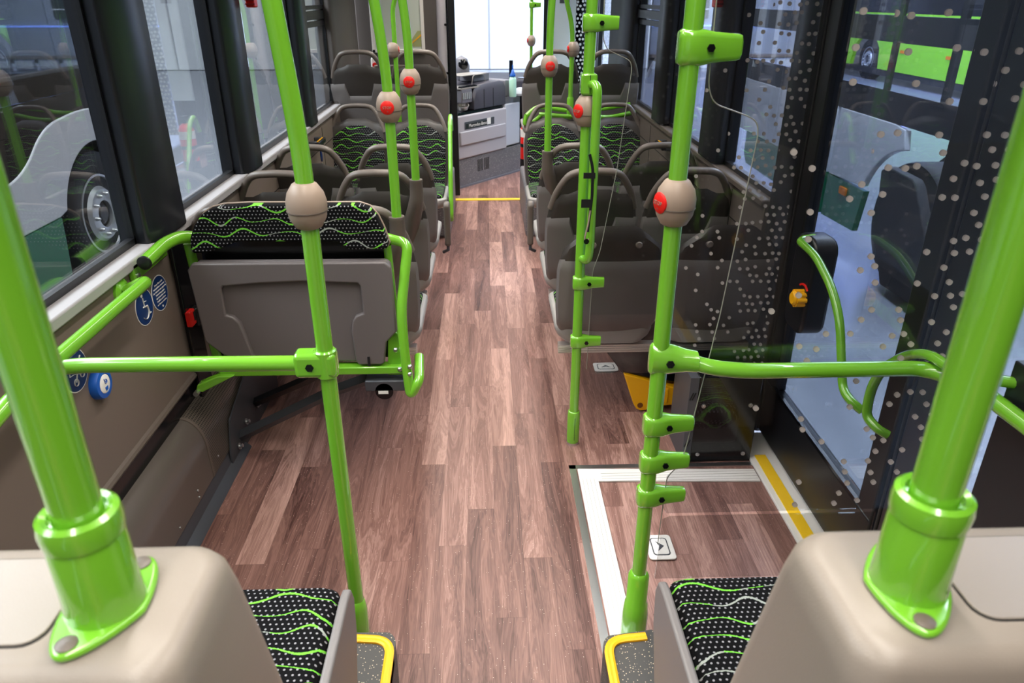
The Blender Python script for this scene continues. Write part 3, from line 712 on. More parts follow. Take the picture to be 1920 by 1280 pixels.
# ================================================================== SEAT PROTOTYPES
def interp(tab, z):
    if z <= tab[0][0]: return tab[0][1]
    for (a, va), (b, vb) in zip(tab, tab[1:]):
        if z <= b:
            q = (z - a) / (b - a); return va + (vb - va) * q
    return tab[-1][1]
HW = [(.40, .150), (.43, .185), (.48, .202), (.58, .212), (.70, .217), (.78, .216), (.84, .207), (.90, .188), (.96, .162), (1.02, .13)]
LEAN = .26
def ydepth(x, z): return -(z - .41) * LEAN + 0.35 * x * x + (.0 if z > .5 else (.5 - z) * .35)
def seat_proto(lab, kind):
    """faces +Y. kinds: handle / plain / facing"""
    t = T('passenger_seat', lab, 'seat')
    hw = lambda z: interp(HW, z)
    if kind == 'plain':
        hw = lambda z: interp([(.40, .150), (.43, .185), (.48, .205), (.58, .214), (.76, .216), (.84, .200), (.90, .165), (.95, .125)], z)
        top = lambda q: .945 - .012 * max(0, abs(q) - .45) * 2 - (max(0, abs(q) - .55) ** 2) * .42
    else:
        top = lambda q: .912 + (.024 if abs(q) < .42 else max(0, .022 * (1 - (abs(q) - .42) / .25))) - max(0, abs(q) - .8) * .02
    core_top = top
    O('backrest', MB().patch(hw, lambda q: .41 + .02 * abs(q) ** 3, core_top, lambda x, z: ydepth(x, z), .045), m_core, t, ang=50)
    # lighter back shell with dip for the head area
    def stop_(q):
        aq = abs(q)
        if kind == 'plain': return .80 - .0 * aq if aq > .55 else (.80 if aq > .5 else .80)
        return .815 - .02 * aq if aq > .50 else (.712 if aq < .38 else .712 + (.093) * (aq - .38) / .12)
    hs = lambda z: hw(z) + .006
    O('back_shell', MB().patch(hs, lambda q: .395 + .03 * abs(q) ** 3, stop_, lambda x, z: ydepth(x, z) - .012, .03, 48, 14), m_shell, t, ang=50)
    if kind != 'plain':
        za = .86; pts = []
        path = [(-.198, .84), (-.178, .91), (-.150, .965), (-.118, 1.008), (-.08, 1.022), (0, 1.026), (.08, 1.022), (.118, 1.008), (.150, .965), (.178, .91), (.198, .84)]
        P3 = fillet([Vector((x, ydepth(x, z) + .024, z)) for x, z in path], .02, 4)
        O('handle_loop', MB().tube(P3, .0165, 14, 1.2), m_taupe, t)
    # front fabric
    hf = lambda z: hw(z) - .022
    fab_top = (lambda q: .895 - .10 * abs(q) ** 2.6) if kind != 'plain' else (lambda q: .92 - .08 * abs(q) ** 2.5)
    O('back_cushion', MB().patch(hf, lambda q: .46, fab_top, lambda x, z: ydepth(x, z) + .042, .022), m_fab_v, t, ang=50)
    # pan and cushion
    rings = []
    for z, ins in ((.385, .04), (.41, .012), (.44, .0), (.458, .002), (.465, .012)):
        rings.append([Vector((x, y, z)) for x, y in rrect(-.213 + ins, .0, .213 - ins, .45 - ins, .06)])
    O('seat_pan', MB().loft(rings), m_rim, t, ang=50)
    rings = []
    for z, ins in ((.455, .014), (.475, .014), (.486, .022), (.490, .040)):
        rings.append([Vector((x, y, z)) for x, y in rrect(-.205 + ins, .03, .205 - ins, .44 - ins, .05)])
    O('seat_cushion', MB().loft(rings), m_fab_h, t, ang=50)
    O('under_mount', MB().box((-.12, .06, .384), (.12, .38, .40)), m_dkmetal, t, bevel=.006)
    return t
def put(o, x, y, z=0, rz=0, lab=None, group=None):
    o.location = (x, y, z); o.rotation_euler = (0, 0, rz)
    if lab: o['label'] = lab
    if group: o['group'] = group
    return o
GH = 'grey grab handle seats behind each other'
p_h = seat_proto('x', 'handle'); p_p = seat_proto('x', 'plain')
XA, XW = .497, .955
LA, LW = -.505, -.960
used = {'h': False, 'p': False}
def seat(kind, *a):
    src = p_h if kind == 'h' else p_p
    if not used[kind]: used[kind] = True; o = src
    else: o = dup(src)
    return put(o, *a)
seat('p', XA, 2.83, 0, 0, 'rearmost right row seat without handle loop, aisle side, seen from behind')
seat('p', XW, 2.83, 0, 0, 'rearmost right row seat without handle loop, window side, behind smoked glass')
seat('h', XA, 3.45, 0, 0, 'second right row aisle seat back with handle loop', GH)
seat('h', XW, 3.45, 0, 0, 'second right row window seat back with handle loop', GH)
sR3 = seat('h', XA, 4.08, 0, 0, 'third right row aisle seat whose back carries a green pole', GH)
seat('h', XW, 4.08, 0, 0, 'third right row window seat back with handle loop below the yellow wall handle', GH)
sL1 = seat('h', LA, 2.83, 0, 0, 'aisle seat directly behind the folded bench, its back carries a green pole', GH)
seat('h', LW, 2.83, 0, 0, 'window seat directly behind the folded bench', GH)
sL2 = seat('h', LA, 3.45, 0, 0, 'second left row aisle seat whose back carries a green pole', GH)
seat('h', LW, 3.45, 0, 0, 'second left row window seat back with handle loop', GH)
sL3 = seat('h', LA, 4.08, 0, 0, 'third left row aisle seat back with folding armrest on its side', GH)
seat('h', LW, 4.08, 0, 0, 'third left row window seat back with handle loop below the yellow wall handle', GH)
# facing seats (front of backrest towards the camera) and the raised pair behind them
for x, s_ in ((LA, 'left aisle side'), (LW, 'left window side'), (XA, 'right aisle side'), (XW, 'right window side')):
    seat('h', x, 5.50, -.01, PI, 'rear facing seat showing its wavy green patterned back, ' + s_, 'rear facing patterned seats')
for x, s_ in ((LA, 'left aisle side below the poster'), (LW, 'left window side with stop button above'), (XA, 'right aisle side'), (XW, 'right window side')):
    seat('h', x, 5.93, .35, 0, 'raised front seat seen from behind, ' + s_, 'raised front seats')
# hooks, sockets, armrests on particular seats
for x in (XA, XW):
    for dx in (-.09, .09):
        if (x, dx) == (XW, .09): continue
        tgt = [o for o in bpy.data.objects if o.type == 'EMPTY' and o.name.startswith('passenger_seat') and (o.location - Vector((x, 2.83, 0))).length < .01][0]
        O('coat_hook', MB().lathe([(.012, 0), (.009, .008), (.009, .016), (.014, .020), (.010, .026)], (x + dx, 2.83 + ydepth(dx, .87) - .002, .87), (0, -1, .2), 14), m_taupe, tgt)
def pole_on_seat(st, sx, x, y, ztop0, pts, fil, bz, face, lab):
    O('pole_socket', MB().loft([[Vector((x + a * (sx) + rx * math.cos(q), y + b_ + ry * math.sin(q), z)) for q in [2 * PI * k_ / 16 for k_ in range(16)]] for a, b_, rx, ry, z in ((-.07, .14, .02, .03, .58), (-.05, .10, .034, .040, .70), (-.03, .05, .040, .042, .80), (-.010, .015, .036, .036, .87), (0, .0, .031, .031, .92), (0, 0, .029, .029, .985), (0, 0, .031, .031, .99), (0, 0, .030, .030, .998))]), m_taupe, st)
    t = pole(lab, pts, fil, .0185, base=(x, y, .95))
    stopbutton(t, x, y, bz, face)
    return t
pole_on_seat(sL1, 1, -.345, 2.69, 1, [(-.345, 2.69, .93), (-.345, 2.69, 1.5), (-.37, 2.69, 1.75), (-.46, 2.69, 2.3)], .3, 1.395, R(-92), 'green pole rising from the seat behind the folded bench, red stop button facing back')
pole_on_seat(sL2, 1, -.325, 3.30, 1, [(-.325, 3.30, .93), (-.325, 3.30, 1.6), (-.345, 3.30, 1.8), (-.42, 3.30, 2.3)], .3, 1.418, R(-92), 'green pole rising from the second left row seat, red stop button facing back')
pole_on_seat(sR3, -1, .325, 3.95, 1, [(.325, 3.95, .93), (.325, 3.95, 1.6), (.335, 3.95, 1.8), (.36, 3.95, 2.3)], .3, 1.425, R(-88), 'green pole rising from the third right row seat, red stop button facing back')
def armrest(t, x, y):
    s_ = 1 if x < 0 else -1
    ap = O('armrest', MB().prism([(y - .02, .64), (y + .0, .665), (y + .04, .66), (y + .055, .62), (y + .04, .42), (y + .02, .39), (y - .01, .40), (y - .005, .52)], x - .018, x + .018, 'YZ'), m_taupe, t, bevel=.012, seg=3)
    O('lower_stay', MB().tube([(x, y + .02, .44), (x, y + .01, .37), (x - s_ * .03, y + .03, .35)], .010, 10), m_dkmetal, ap)
armrest(sL3, -.242, 4.18)
armrest(sR3, .252, 4.18)
# podiums under the raised seats
for s_, l_ in ((-1, 'left'), (1, 'right')):
    o = O('wheel_arch_podium', MB().box((min(s_ * .30, s_ * 1.13), 5.62, 0), (max(s_ * .30, s_ * 1.13), 6.72, .34)), m_speckg, bevel=.02)
    tag(o, 'speckled grey podium below the raised front seats on the %s' % l_, 'podium')
# rails under seats
def rail(x0, x1, y, lab):
    t = T('seat_rail', lab, 'rail', None, ((x0 + x1) / 2, y, .36))
    mb = MB().box((x0, y - .012, .332), (x1, y + .03, .370))
    for k_ in range(3): mb.box((x0, y - .016, .338 + k_ * .010), (x1, y - .012, .342 + k_ * .010))
    O('aluminium_profile', mb, m_alu, t); O('wall_bracket', MB().box((x1 - .05 if x1 > 0 else x0, y, .25), (x1 if x1 > 0 else x0 + .05, y + .25, .37)), m_dkmetal, t)
    return t
rail(.30, 1.14, 2.86, 'bright aluminium rail below the rearmost right seats')
rail(.31, 1.14, 3.50, 'aluminium rail below the second right row')
rail(.31, 1.14, 4.13, 'aluminium rail below the third right row')
rail(-1.13, -.32, 2.86, 'aluminium rail below the seats behind the folded bench')
rail(-1.13, -.32, 3.50, 'aluminium rail below the second left row')
rail(-1.13, -.32, 4.13, 'aluminium rail below the third left row')
rail(-1.13, -.32, 5.30, 'aluminium rail below the rear facing left seats')
rail(.31, 1.14, 5.30, 'aluminium rail below the rear facing right seats')

# ================================================================== FOLDED BENCH
t = T('folding_bench', 'folded up grey double bench with wavy headrest band and green tube frame', 'bench', None, (-.7, 2.42, .4))
base_pts = [(-1.03, .90), (-1.01, .915), (-.36, .913), (-.345, .90), (-.345, .65), (-.38, .612), (-.395, .515), (-.86, .530), (-.965, .565), (-1.02, .62)]
panel = O('folded_seat_panel', MB().prism(base_pts, 2.425, 2.46, 'XZ'), m_bench, t, bevel=.008)
rim = [(-1.042, 0.892), (-1.023, 0.917), (-0.361, 0.915), (-0.341, 0.895), (-0.337, 0.648), (-0.377, 0.608), (-0.39, 0.525), (-.40, .515), (-0.485, 0.515), (-.496, .53), (-0.501, 0.651), (-0.494, 0.690), (-.480, .712), (-0.452, 0.722), (-0.454, 0.828), (-.462, .838), (-0.65, 0.847), (-.80, .842), (-0.930, 0.832), (-.939, .822), (-0.939, 0.722), (-.915, .715), (-0.894, 0.690), (-0.876, 0.60), (-0.864, 0.542), (-0.971, 0.563), (-1.03, 0.619)]
O('raised_border', MB().prism(rim, 2.405, 2.43, 'XZ'), m_bench, panel, bevel=.009, seg=4)
O('pull_slot', MB().box((-.452, 2.402, .512), (-.443, 2.406, .550)), m_gap, panel)
cush = [(-1.028, .955), (-1.022, 1.0), (-1.0, 1.045), (-.969, 1.081), (-.94, 1.098), (-.90, 1.108), (-.813, 1.112), (-.44, 1.110), (-.405, 1.098), (-.38, 1.065), (-.362, 1.02), (-.348, .967), (-.356, .953), (-.482, .953), (-.496, .962), (-.520, .982), (-.86, .986), (-.885, .978), (-.917, .965), (-.975, .947), (-1.018, .944)]
O('headrest_band', MB().prism(cush, 2.43, 2.475, 'XZ'), m_fab_v, t, bevel=.010, seg=3)
O('headrest_piping', MB().tube([(x, 2.472, z) for x, z in cush + cush[:1]], .0045, 6), m_button, t)
O('back_plate', MB().box((-1.02, 2.50, .50), (-.36, 2.52, .98)), m_blackg, t)
g = MB().tube(fillet([(-.42, 2.515, .99), (-.35, 2.50, .968), (-.285, 2.48, .960), (-.315, 2.40, .74), (-.312, 2.38, .60), (-.298, 2.36, .405), (-.262, 2.36, .47), (-.272, 2.50, .50)], [.02, .05, .05, .06, .05, .03, .03, .02]), .0185, 18)
O('side_tube', g, m_green, t)
O('frame_upright', MB().tube([(-.36, 2.49, .95), (-.345, 2.47, .48)], .015, 12), m_green, t)
O('frame_upright', MB().tube([(-1.06, 2.50, .96), (-1.03, 2.49, .46)], .018, 12), m_green, t)
O('lower_frame', MB().box((-1.0, 2.40, .478), (-.30, 2.45, .508)), m_green, t, bevel=.004)
O('hinge_plate', MB().prism([(-.385, .46), (-.375, .61), (-.345, .64), (-.318, .60), (-.318, .46)], 2.425, 2.44, 'XZ'), m_green, t, bevel=.003)
b = MB()
for x, z in ((-.345, .58), (-.335, .50), (-.295, .50), (-.292, .53)): b.lathe([(.009, 0), (.009, .006), (.005, .010)], (x, 2.40 if x < -.3 else 2.36, z), (0, -1, 0), 10)
O('hinge_bolt', b, m_steel, t)
O('wall_tab', MB().prism([(-1.065, .425), (-1.09, .43), (-1.08, .455), (-1.0, .49), (-.94, .49)], 2.38, 2.42, 'XZ'), m_green, t, bevel=.004)
O('tab_bolt', MB().lathe([(.010, 0), (.010, .02)], (-1.085, 2.385, .425), (0, -1, 0), 10), m_steel, t)
O('belt_housing', MB().box((-.47, 2.40, .405), (-.31, 2.47, .45)), m_dkmetal, t, bevel=.005)
rl = O('belt_reel', MB().lathe([(.034, 0), (.034, .02)], (-.40, 2.42, .405), (0, -1, 0), 24), m_blackg, t)
O('reel_sticker', MB().box((-.422, 2.3985, .395), (-.385, 2.401, .408)), m_white, rl)
br = O('brace_strut', MB().tube([(-1.065, 2.63, .07), (-.62, 2.54, .335), (-.44, 2.48, .43)], .024, 4), m_dkmetal, t, flat=True)
O('brace_strut', MB().tube([(-1.065, 2.86, .10), (-.75, 2.62, .34), (-.62, 2.5, .46)], .020, 4), m_black, t, flat=True)
O('anchor_plate', MB().prism([(2.5, .0), (2.5, .075), (2.55, .20), (2.95, .33), (3.2, .33), (3.2, 0)], -1.062, -1.055, 'YZ'), m_dkmetal, t)
for yy, zz in ((2.58, .055), (2.86, .09), (2.70, .10)):
    O('anchor_bolt', MB().lathe([(.014, 0), (.014, .004), (.008, .004), (.008, .016)], (-1.05, yy, zz), (1, 0, .3), 10), m_steel, t)
# curved rail from the wall to bench top
t = T('grab_rail', 'short bent green rail with black end cap joining the bench to the wall', 'rail', None, (-1.1, 2.35, .97))
O('tube', MB().tube(fillet([(-1.085, 2.21, .99), (-1.085, 2.38, 1.0), (-1.06, 2.46, 1.0), (-1.0, 2.50, .975)], .06), .022, 20), m_green, t)
O('end_cap', MB().lathe([(.0225, 0), (.0225, .006), (.018, .009)], (-1.085, 2.212, .99), (0, -1, -.06)), m_black, t)
O('wall_plate', MB().box((-1.14, 2.20, .93), (-1.12, 2.46, .985)), m_green, t, bevel=.005)
O('plate_screw', MB().lathe([(.008, 0), (.008, .006)], (-1.12, 2.22, .945), (1, 0, 0), 10), m_steel, t)
# seat belt buckle
t = T('belt_buckle', 'small red seat belt buckle on the wall beside the folded bench', 'buckle', None, (-1.12, 2.54, .66))
O('red_buckle', MB().box((-1.132, 2.50, .635), (-1.105, 2.545, .695)), m_red, t, bevel=.003)
O('buckle_body', MB().box((-1.134, 2.545, .62), (-1.10, 2.59, .69)), m_black, t, bevel=.004)
O('release_slot', MB().box((-1.106, 2.528, .650), (-1.104, 2.542, .685)), m_gap, t)

# ================================================================== WALL SIGNS
def disc_sign(y, z, r, lab):
    t = T('round_sign', lab, 'sign', None, (XL, y, z))
    O('sign_border', MB().lathe([(r, 0), (r, .0012)], (XL, y, z), (1, 0, 0), 48), m_white, t)
    O('sign_field', MB().lathe([(r * .95, .0012), (r * .95, .002)], (XL, y, z), (1, 0, 0), 48), m_signblue, t)
    return t
def strokes(t, name, y, z, segs, r=.0035, mat=None):
    mb = MB()
    for pts in segs:
        mb.tube([(XL + .0026, y + a, z + b_) for a, b_ in pts], r, 6, .25)
    O(name, mb, mat or m_white, t)
def circ(cy, cz, r, a0=0, a1=360, n=24): return [(cy + r * math.cos(R(a0 + (a1 - a0) * k_ / n)), cz + r * math.sin(R(a0 + (a1 - a0) * k_ / n))) for k_ in range(n + 1)]
t = disc_sign(2.253, .822, .0625, 'round blue wheelchair sign on the left wall under the rail')
strokes(t, 'wheelchair_symbol', 2.253, .822, [circ(-.005, -.018, .022, 115, -150), [(-.006, .034), (-.004, .004), (-.004, .0)], [(-.004, .0), (.016, .0), (.022, -.032), (.031, -.030)], [(-.004, .018), (.014, .016)]], .0034)
O('symbol_head', MB().lathe([(.0065, .002), (.0065, .0032)], (XL, 2.246, .864), (1, 0, 0), 16), m_white, t)
t = disc_sign(2.379, .822, .0625, 'round blue sign filled with small white lines of text')
m_ = lambda zz: frame_mtx((XL + .0028, 2.379, zz), (0, 1, 0), (0, 0, 1))
for i, s_ in enumerate(['Dieser Platz ist für', 'Rollstuhlfahrer reserviert.', 'Der Rollstuhl muss gegen die', 'Fahrtrichtung gegen', 'die Rückenlehne und', 'Prallfläche anlehnen', 'und Bremse anziehen']):
    text('sign_text', s_, .0088, m_white, t, m_(.858 - i * .0115), .0003)
O('sign_logo', MB().lathe([(.004, .002), (.004, .003)], (XL, 2.379, .774), (1, 0, 0), 12), m_white, t)
t = disc_sign(1.803, .822, .0625, 'round blue pram sign half hidden by the green bar')
strokes(t, 'pram_symbol', 1.803, .822, [circ(-.012, -.032, .010), circ(.024, -.022, .010), [(-.012, -.032), (.012, .008), (.035, .03)], [(.024, -.022), (-.016, -.006), (-.034, -.004)], [(-.034, -.004), (-.03, .012), (.0, .016), (.008, .0)]], .0028)
t = T('request_button', 'oval blue push button with white face on the left wall', 'button', None, (XL, 1.89, .735))
O('button_ring', MB().lathe([(.046, 0), (.046, .014), (.042, .022), (.030, .024), (.028, .018)], (XL, 1.885, .735), (1, 0, 0), 40), m_blue, t)
O('button_face', MB().lathe([(.028, .010), (.028, .023), (.024, .025)], (XL, 1.885, .735), (1, 0, 0), 32), m_white, t)
mb = MB().tube([(XL + .0265, 1.885 + a, .735 + b_) for a, b_ in circ(.002, .007, .006, 90, -170, 10)], .0012, 5).tube([(XL + .0265, 1.880, .752), (XL + .0265, 1.882, .743), (XL + .0265, 1.892, .742)], .0012, 5)
mb.prism([(1.877, .726), (1.893, .726), (1.891, .716), (1.880, .714)], XL + .024, XL + .0262, 'YZ')
O('button_symbols', mb, m_blue, t)

# wall handles with yellow line
def wall_handle(x, y, z, lab):
    s_ = 1 if x < 0 else -1
    t = T('wall_handle', lab, 'handle', None, (x, y, z))
    O('bracket', MB().box((x if s_ > 0 else x - .055, y - .10, z - .02), (x + .055 if s_ > 0 else x, y - .07, z + .02)).box((x if s_ > 0 else x - .055, y + .07, z - .02), (x + .055 if s_ > 0 else x, y + .10, z + .02)), m_dkmetal, t, bevel=.008)
    O('grip', MB().box((x + s_ * .055 - .018, y - .10, z - .016), (x + s_ * .055 + .018, y + .10, z + .016)), m_black, t, bevel=.006)
    O('yellow_line', MB().box((x + s_ * .055 - .005, y - .085, z + .016), (x + s_ * .055 + .005, y + .085, z + .0175)), m_yellow, t)
wall_handle(XL, 4.86, .89, 'short black wall handle with yellow line below the left window')
wall_handle(XR, 4.62, .90, 'short black wall handle with yellow line below the right window')
t = T('lanyard', 'blue ribbon loop hanging from the left wall handle', 'ribbon', None, (-1.08, 4.85, .8))
O('ribbon', MB().tube(fillet([(-1.085, 4.84, .87), (-1.078, 4.84, .80), (-1.085, 4.85, .76), (-1.092, 4.86, .80), (-1.087, 4.86, .87)], .02), .004, 6), m_signblue, t)
O('metal_clip', MB().lathe([(.004, 0), (.004, .02)], (-1.085, 4.85, .74)), m_steel, t)
# emergency hammers
for x, y, l_ in ((XL + .05, 3.78, 'left'), (XR - .05, 3.75, 'right')):
    t = T('emergency_hammer', 'red emergency hammer holder on the %s window pillar' % l_, 'hammer', None, (x, y, 1.75))
    O('holder', MB().box((x - .02, y - .03, 1.70), (x + .02, y + .03, 1.86)), m_red, t, bevel=.006)
    b = MB()
    for k_ in range(8): b.box((x - .022, y - .034, 1.712 + k_ * .018), (x + .022, y - .028, 1.718 + k_ * .018))
    O('ridges', b, plain('dark red', srgb(140, 12, 12), .5), t)

# ================================================================== PARTITION GLASS
def pane(name, pts, y, mat, lab, th=.006):
    o = O(name, MB().prism(pts, y - th / 2, y + th / 2, 'XZ'), mat, flat=True); return tag(o, lab, 'glass panel')
# rounded cut-out beside each pole
def cut(px, zt, zb, w_, top, bot, xr):
    P_ = [(px + .04, top), (px + .045, zt + .06), (px + .06, zt + .025), (px + w_ - .03, zt), (px + w_ - .006, zt - .012), (px + w_, zt - .04), (px + w_ - .03, (zt + zb) / 2), (px + w_ - .075, zb + .07), (px + w_ - .09, zb + .02), (px + .05, zb - .01), (px + .045, bot + .02), (px + .06, bot), (xr - .02, bot), (xr, bot + .02), (xr, top)]
    return P_
pane('partition_glass', cut(cx, 1.56, .80, .15, 2.1, .34, 1.13), 2.64, m_smoke1, 'smoked dotted glass partition held by the free standing pole')
pane('partition_glass', cut(bx, 1.52, .60, .165, 2.1, .47, 1.14), 1.58, m_smoke2, 'large near smoked glass partition with loose dots held by the right aisle pole')
pane('partition_glass', [(bx + .045, .24), (bx + .05, .45), (bx + .07, .46), (1.06, .46), (1.06, .24)], 1.575, m_smoke3, 'low smoked glass panel behind the near right seat')
# bright polished edges of the cut-outs
for px, zt, zb, w_, y, n_ in ((cx, 1.56, .80, .15, 2.64, 'partition_glass'), (bx, 1.52, .60, .165, 1.58, 'partition_glass.001')):
    pts = cut(px, zt, zb, w_, 1.9, .34, 1.1)[:11]
    par = bpy.data.objects[n_]
    O('polished_edge', MB().tube(fillet([(a, y, b_) for a, b_ in pts], .02, 4), .0014, 6), plain('glass edge', srgb(150, 150, 140), .2), par)

# black equipment box below the partition, bolted
t = T('equipment_box', 'black panelled box with four bolts on the floor below the partition glass', 'box', None, (.93, 2.5, 0))
O('box_body', MB().box((.82, 2.48, 0), (1.075, 2.72, .40)), m_blackg, t, bevel=.004)
O('side_bracket', MB().box((.785, 2.475, 0), (.82, 2.70, .40)), m_dkmetal, t)
b = MB()
for zz in (.08, .18, .30):
    for q in (0, .012): b.box((.794 + q * .8, 2.473, zz), (.798 + q * .8, 2.476, zz + .035), Matrix.Rotation(.35, 3, 'Y'))
O('bracket_slot', b, m_gap, t)
b = MB()
for xx in (.85, 1.04):
    for zz in (.04, .27): b.lathe([(.009, 0), (.009, .004), (.005, .004), (.005, .010)], (xx, 2.48, zz), (0, -1, 0), 8)
O('box_bolt', b, m_steel, t)
# yellow wheel chock
t = T('wheel_chock', 'yellow ribbed wheel chock stowed under the rearmost right seats', 'chock', None, (.78, 2.98, .12))
O('chock_body', MB().prism([(.605, .205), (.625, .200), (.945, .095), (.96, .06), (.945, .05), (.80, .035), (.72, -.005 + .02), (.695, .012), (.675, .02), (.66, .045)], 2.88, 2.97, 'XZ'), m_yellow, t, bevel=.004)
b = MB()
for k_ in range(3): b.box((.745 + k_ * .028, 2.872, .055), (.758 + k_ * .028, 2.882, .145 - k_ * .008))
O('rib', b, m_yellow, t, bevel=.002)
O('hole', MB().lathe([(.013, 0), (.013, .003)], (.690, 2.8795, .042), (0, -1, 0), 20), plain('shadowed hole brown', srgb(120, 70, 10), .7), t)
o = tag(O('storage_tray', MB().prism([(.52, .31), (.60, .20), (.97, .12), (1.06, .12), (1.06, .31)], 2.90, 3.25, 'XZ'), m_blackg, bevel=.005), 'black tray hanging below the rearmost right seats', 'tray')
# ================================================================== GREEN RAILS AT FACING SEATS
t = T('grab_rail', 'bent green double rail behind the rear facing right seats', 'rail', None, (.7, 5.75, .93))
O('upper_tube', MB().tube(fillet([(.30, 5.68, .93), (.38, 5.74, .99), (.62, 5.76, .955), (.80, 5.76, .955), (1.10, 5.76, 1.0)], .05), .017, 14), m_green, t)
O('lower_tube', MB().tube(fillet([(.40, 5.72, .935), (.62, 5.70, .92), (.95, 5.72, .91), (1.14, 5.74, .945)], .05), .017, 14), m_green, t)
O('end_bend', MB().tube(fillet([(.30, 5.68, .935), (.285, 5.67, .87), (.33, 5.69, .865), (.42, 5.72, .93)], .02), .016, 12), m_green, t)
t = T('grab_rail', 'upright green side rail at the aisle beside the rear facing left seat', 'rail', None, (-.285, 5.3, .5))
O('tube', MB().tube(fillet([(-.264, 5.55, .85), (-.264, 5.50, .97), (-.264, 5.40, .93), (-.264, 5.22, .62), (-.264, 5.12, .32), (-.264, 5.16, .28)], .04), .0165, 14), m_green, t)
tE = pole('curved green pole on the rail behind the right seats with stop button ball', [(.635, 5.72, .93), (.635, 5.72, 1.55), (.57, 5.70, 1.75), (.52, 5.68, 2.3)], .25, .017)
stopbutton(tE, .645, 5.72, 1.395, R(190))
O('pole_socket', MB().lathe([(.024, -.05), (.026, 0), (.026, .10), (.022, .11)], (.635, 5.72, .95)), m_green, tE)
tG = pole('curved green pole in front of the driver partition with stop button ball', [(-.66, 5.72, .60), (-.66, 5.72, 1.55), (-.66, 5.72, 1.68), (-.58, 5.70, 1.85), (-.4, 5.68, 2.2)], .2, .017)
stopbutton(tG, -.675, 5.72, 1.392, R(10))
tF = pole('thin green pole near the front door seen above the raised seats', [(.48, 8.2, .0), (.48, 8.2, 1.8), (.48, 8.2, 2.3)], .1, .0165)
stopbutton(tF, .48, 8.2, 1.325, R(190)); wing(tF, .48, 8.2, 1.665, 0, .09, .06)

# ================================================================== DRIVER AREA
t = T('driver_partition', 'taupe partition wall behind the driver with framed poster', 'partition', None, (-.7, 7.05, .4))
O('partition_panel', MB().box((-1.14, 7.02, .05), (-.34, 7.08, 2.3)), m_clad, t, bevel=.01)
O('edge_column', MB().lathe([(.055, .6), (.055, 2.3)], (-.375, 7.03, 0)), m_cab, t)
O('black_post', MB().box((-.325, 6.98, 0), (-.268, 7.06, 2.3)), m_black, t, bevel=.004)
O('hinge_rod', MB().tube([(-.335, 6.965, .05), (-.335, 6.965, 2.3)], .008, 8), m_blackg, t)
b = MB()
for zz in (.83, 1.12, 1.52): b.lathe([(.012, 0), (.010, .012)], (-.35, 6.965, zz), (0, -1, 0), 10)
O('panel_screw', b, m_blackg, t)
O('roller_bar', MB().box((-1.0, 6.96, 1.12), (-.5, 7.03, 1.19)), m_taupe, t, bevel=.01)
O('yellow_line', MB().box((-.80, 6.955, 1.155), (-.64, 6.962, 1.162)).box((-.80, 6.955, 1.130), (-.64, 6.962, 1.137)), m_yellow, t)
t = T('poster_frame', 'silver clip frame with pale poster hung on the driver partition', 'poster', None, (-.77, 7.0, 1.6))
fx0, fx1, fz0, fz1 = -1.01, -.54, 1.29, 2.0
O('frame', MB().box((fx0, 6.995, fz0), (fx0 + .03, 7.02, fz1)).box((fx1 - .03, 6.995, fz0), (fx1, 7.02, fz1)).box((fx0, 6.995, fz0), (fx1, 7.02, fz0 + .028)), m_aluw, t, bevel=.003)
O('poster', MB().box((fx0 + .02, 7.008, fz0 + .02), (fx1 - .02, 7.018, fz1)), m_cream, t)
O('poster_picture', MB().prism([(-.70, 1.34), (-.565, 1.34), (-.565, 1.47), (-.60, 1.47)], 7.005, 7.008, 'XZ'), plain('poster olive picture', srgb(160, 165, 110), .6), t)
O('poster_stripe', MB().prism([(-.69, 1.345), (-.68, 1.345), (-.57, 1.43), (-.57, 1.445)], 7.002, 7.005, 'XZ'), m_yellow, t)
t = T('stop_button_wall', 'white wall stop button above the left window seat', 'button', None, (-.99, 6.98, 1.22))
O('housing', MB().prism(rrect(-1.03, 1.12, -.965, 1.26, .03), 6.985, 7.02, 'XZ'), m_white, t, bevel=.008)
O('red_button', MB().lathe([(.020, 0), (.018, .008)], (-.997, 6.985, 1.19), (0, -1, 0)), m_red, t)
# diagonal driver half door
u = Vector((.62, .78, 0)).normalized(); nrm = Vector((u.y, -u.x, 0)); o0 = Vector((-.31, 7.20, 0))
def DP(a, d, z): return o0 + u * a + nrm * d + Vector((0, 0, z))
def dbox(mb, a0, a1, d0, d1, z0, z1):
    vs = [DP(a, d, z) for z in (z0, z1) for a, d in ((a0, d0), (a1, d0), (a1, d1), (a0, d1))]
    return mb.add(vs, [(0, 3, 2, 1), (4, 5, 6, 7), (0, 1, 5, 4), (1, 2, 6, 5), (2, 3, 7, 6), (3, 0, 4, 7)])
t = T('driver_door', 'pale grey half door of the driver cabin with a grip recess', 'door', None, tuple(DP(.4, 0, 0)))
O('door_panel', dbox(MB(), .02, .84, -.05, .0, .285, .70), m_cab, t, bevel=.015, seg=3)
O('raised_band', dbox(MB(), .07, .80, .0, .018, .42, .55), m_cab, t, bevel=.012, seg=3)
O('side_panel', dbox(MB(), .84, 1.10, -.09, -.02, .30, .73), m_cabl, t, bevel=.012)
O('grip_recess', dbox(MB(), .15, .62, .002, .004, .565, .635), m_dkmetal, t)
st = O('sticker', dbox(MB(), .17, .50, .004, .006, .572, .617), m_black, t)
O('sticker_white', dbox(MB(), .50, .56, .004, .006, .572, .635), m_white, st)
text('sticker_lettering', 'Mercedes-Benz', .046, m_white, st, frame_mtx(DP(.350, .0075, .594), u, (0, 0, 1)), .0005)
t = T('kick_panel', 'speckled grey kick panel with vent slots below the driver door', 'panel', None, tuple(DP(.5, 0, 0)))
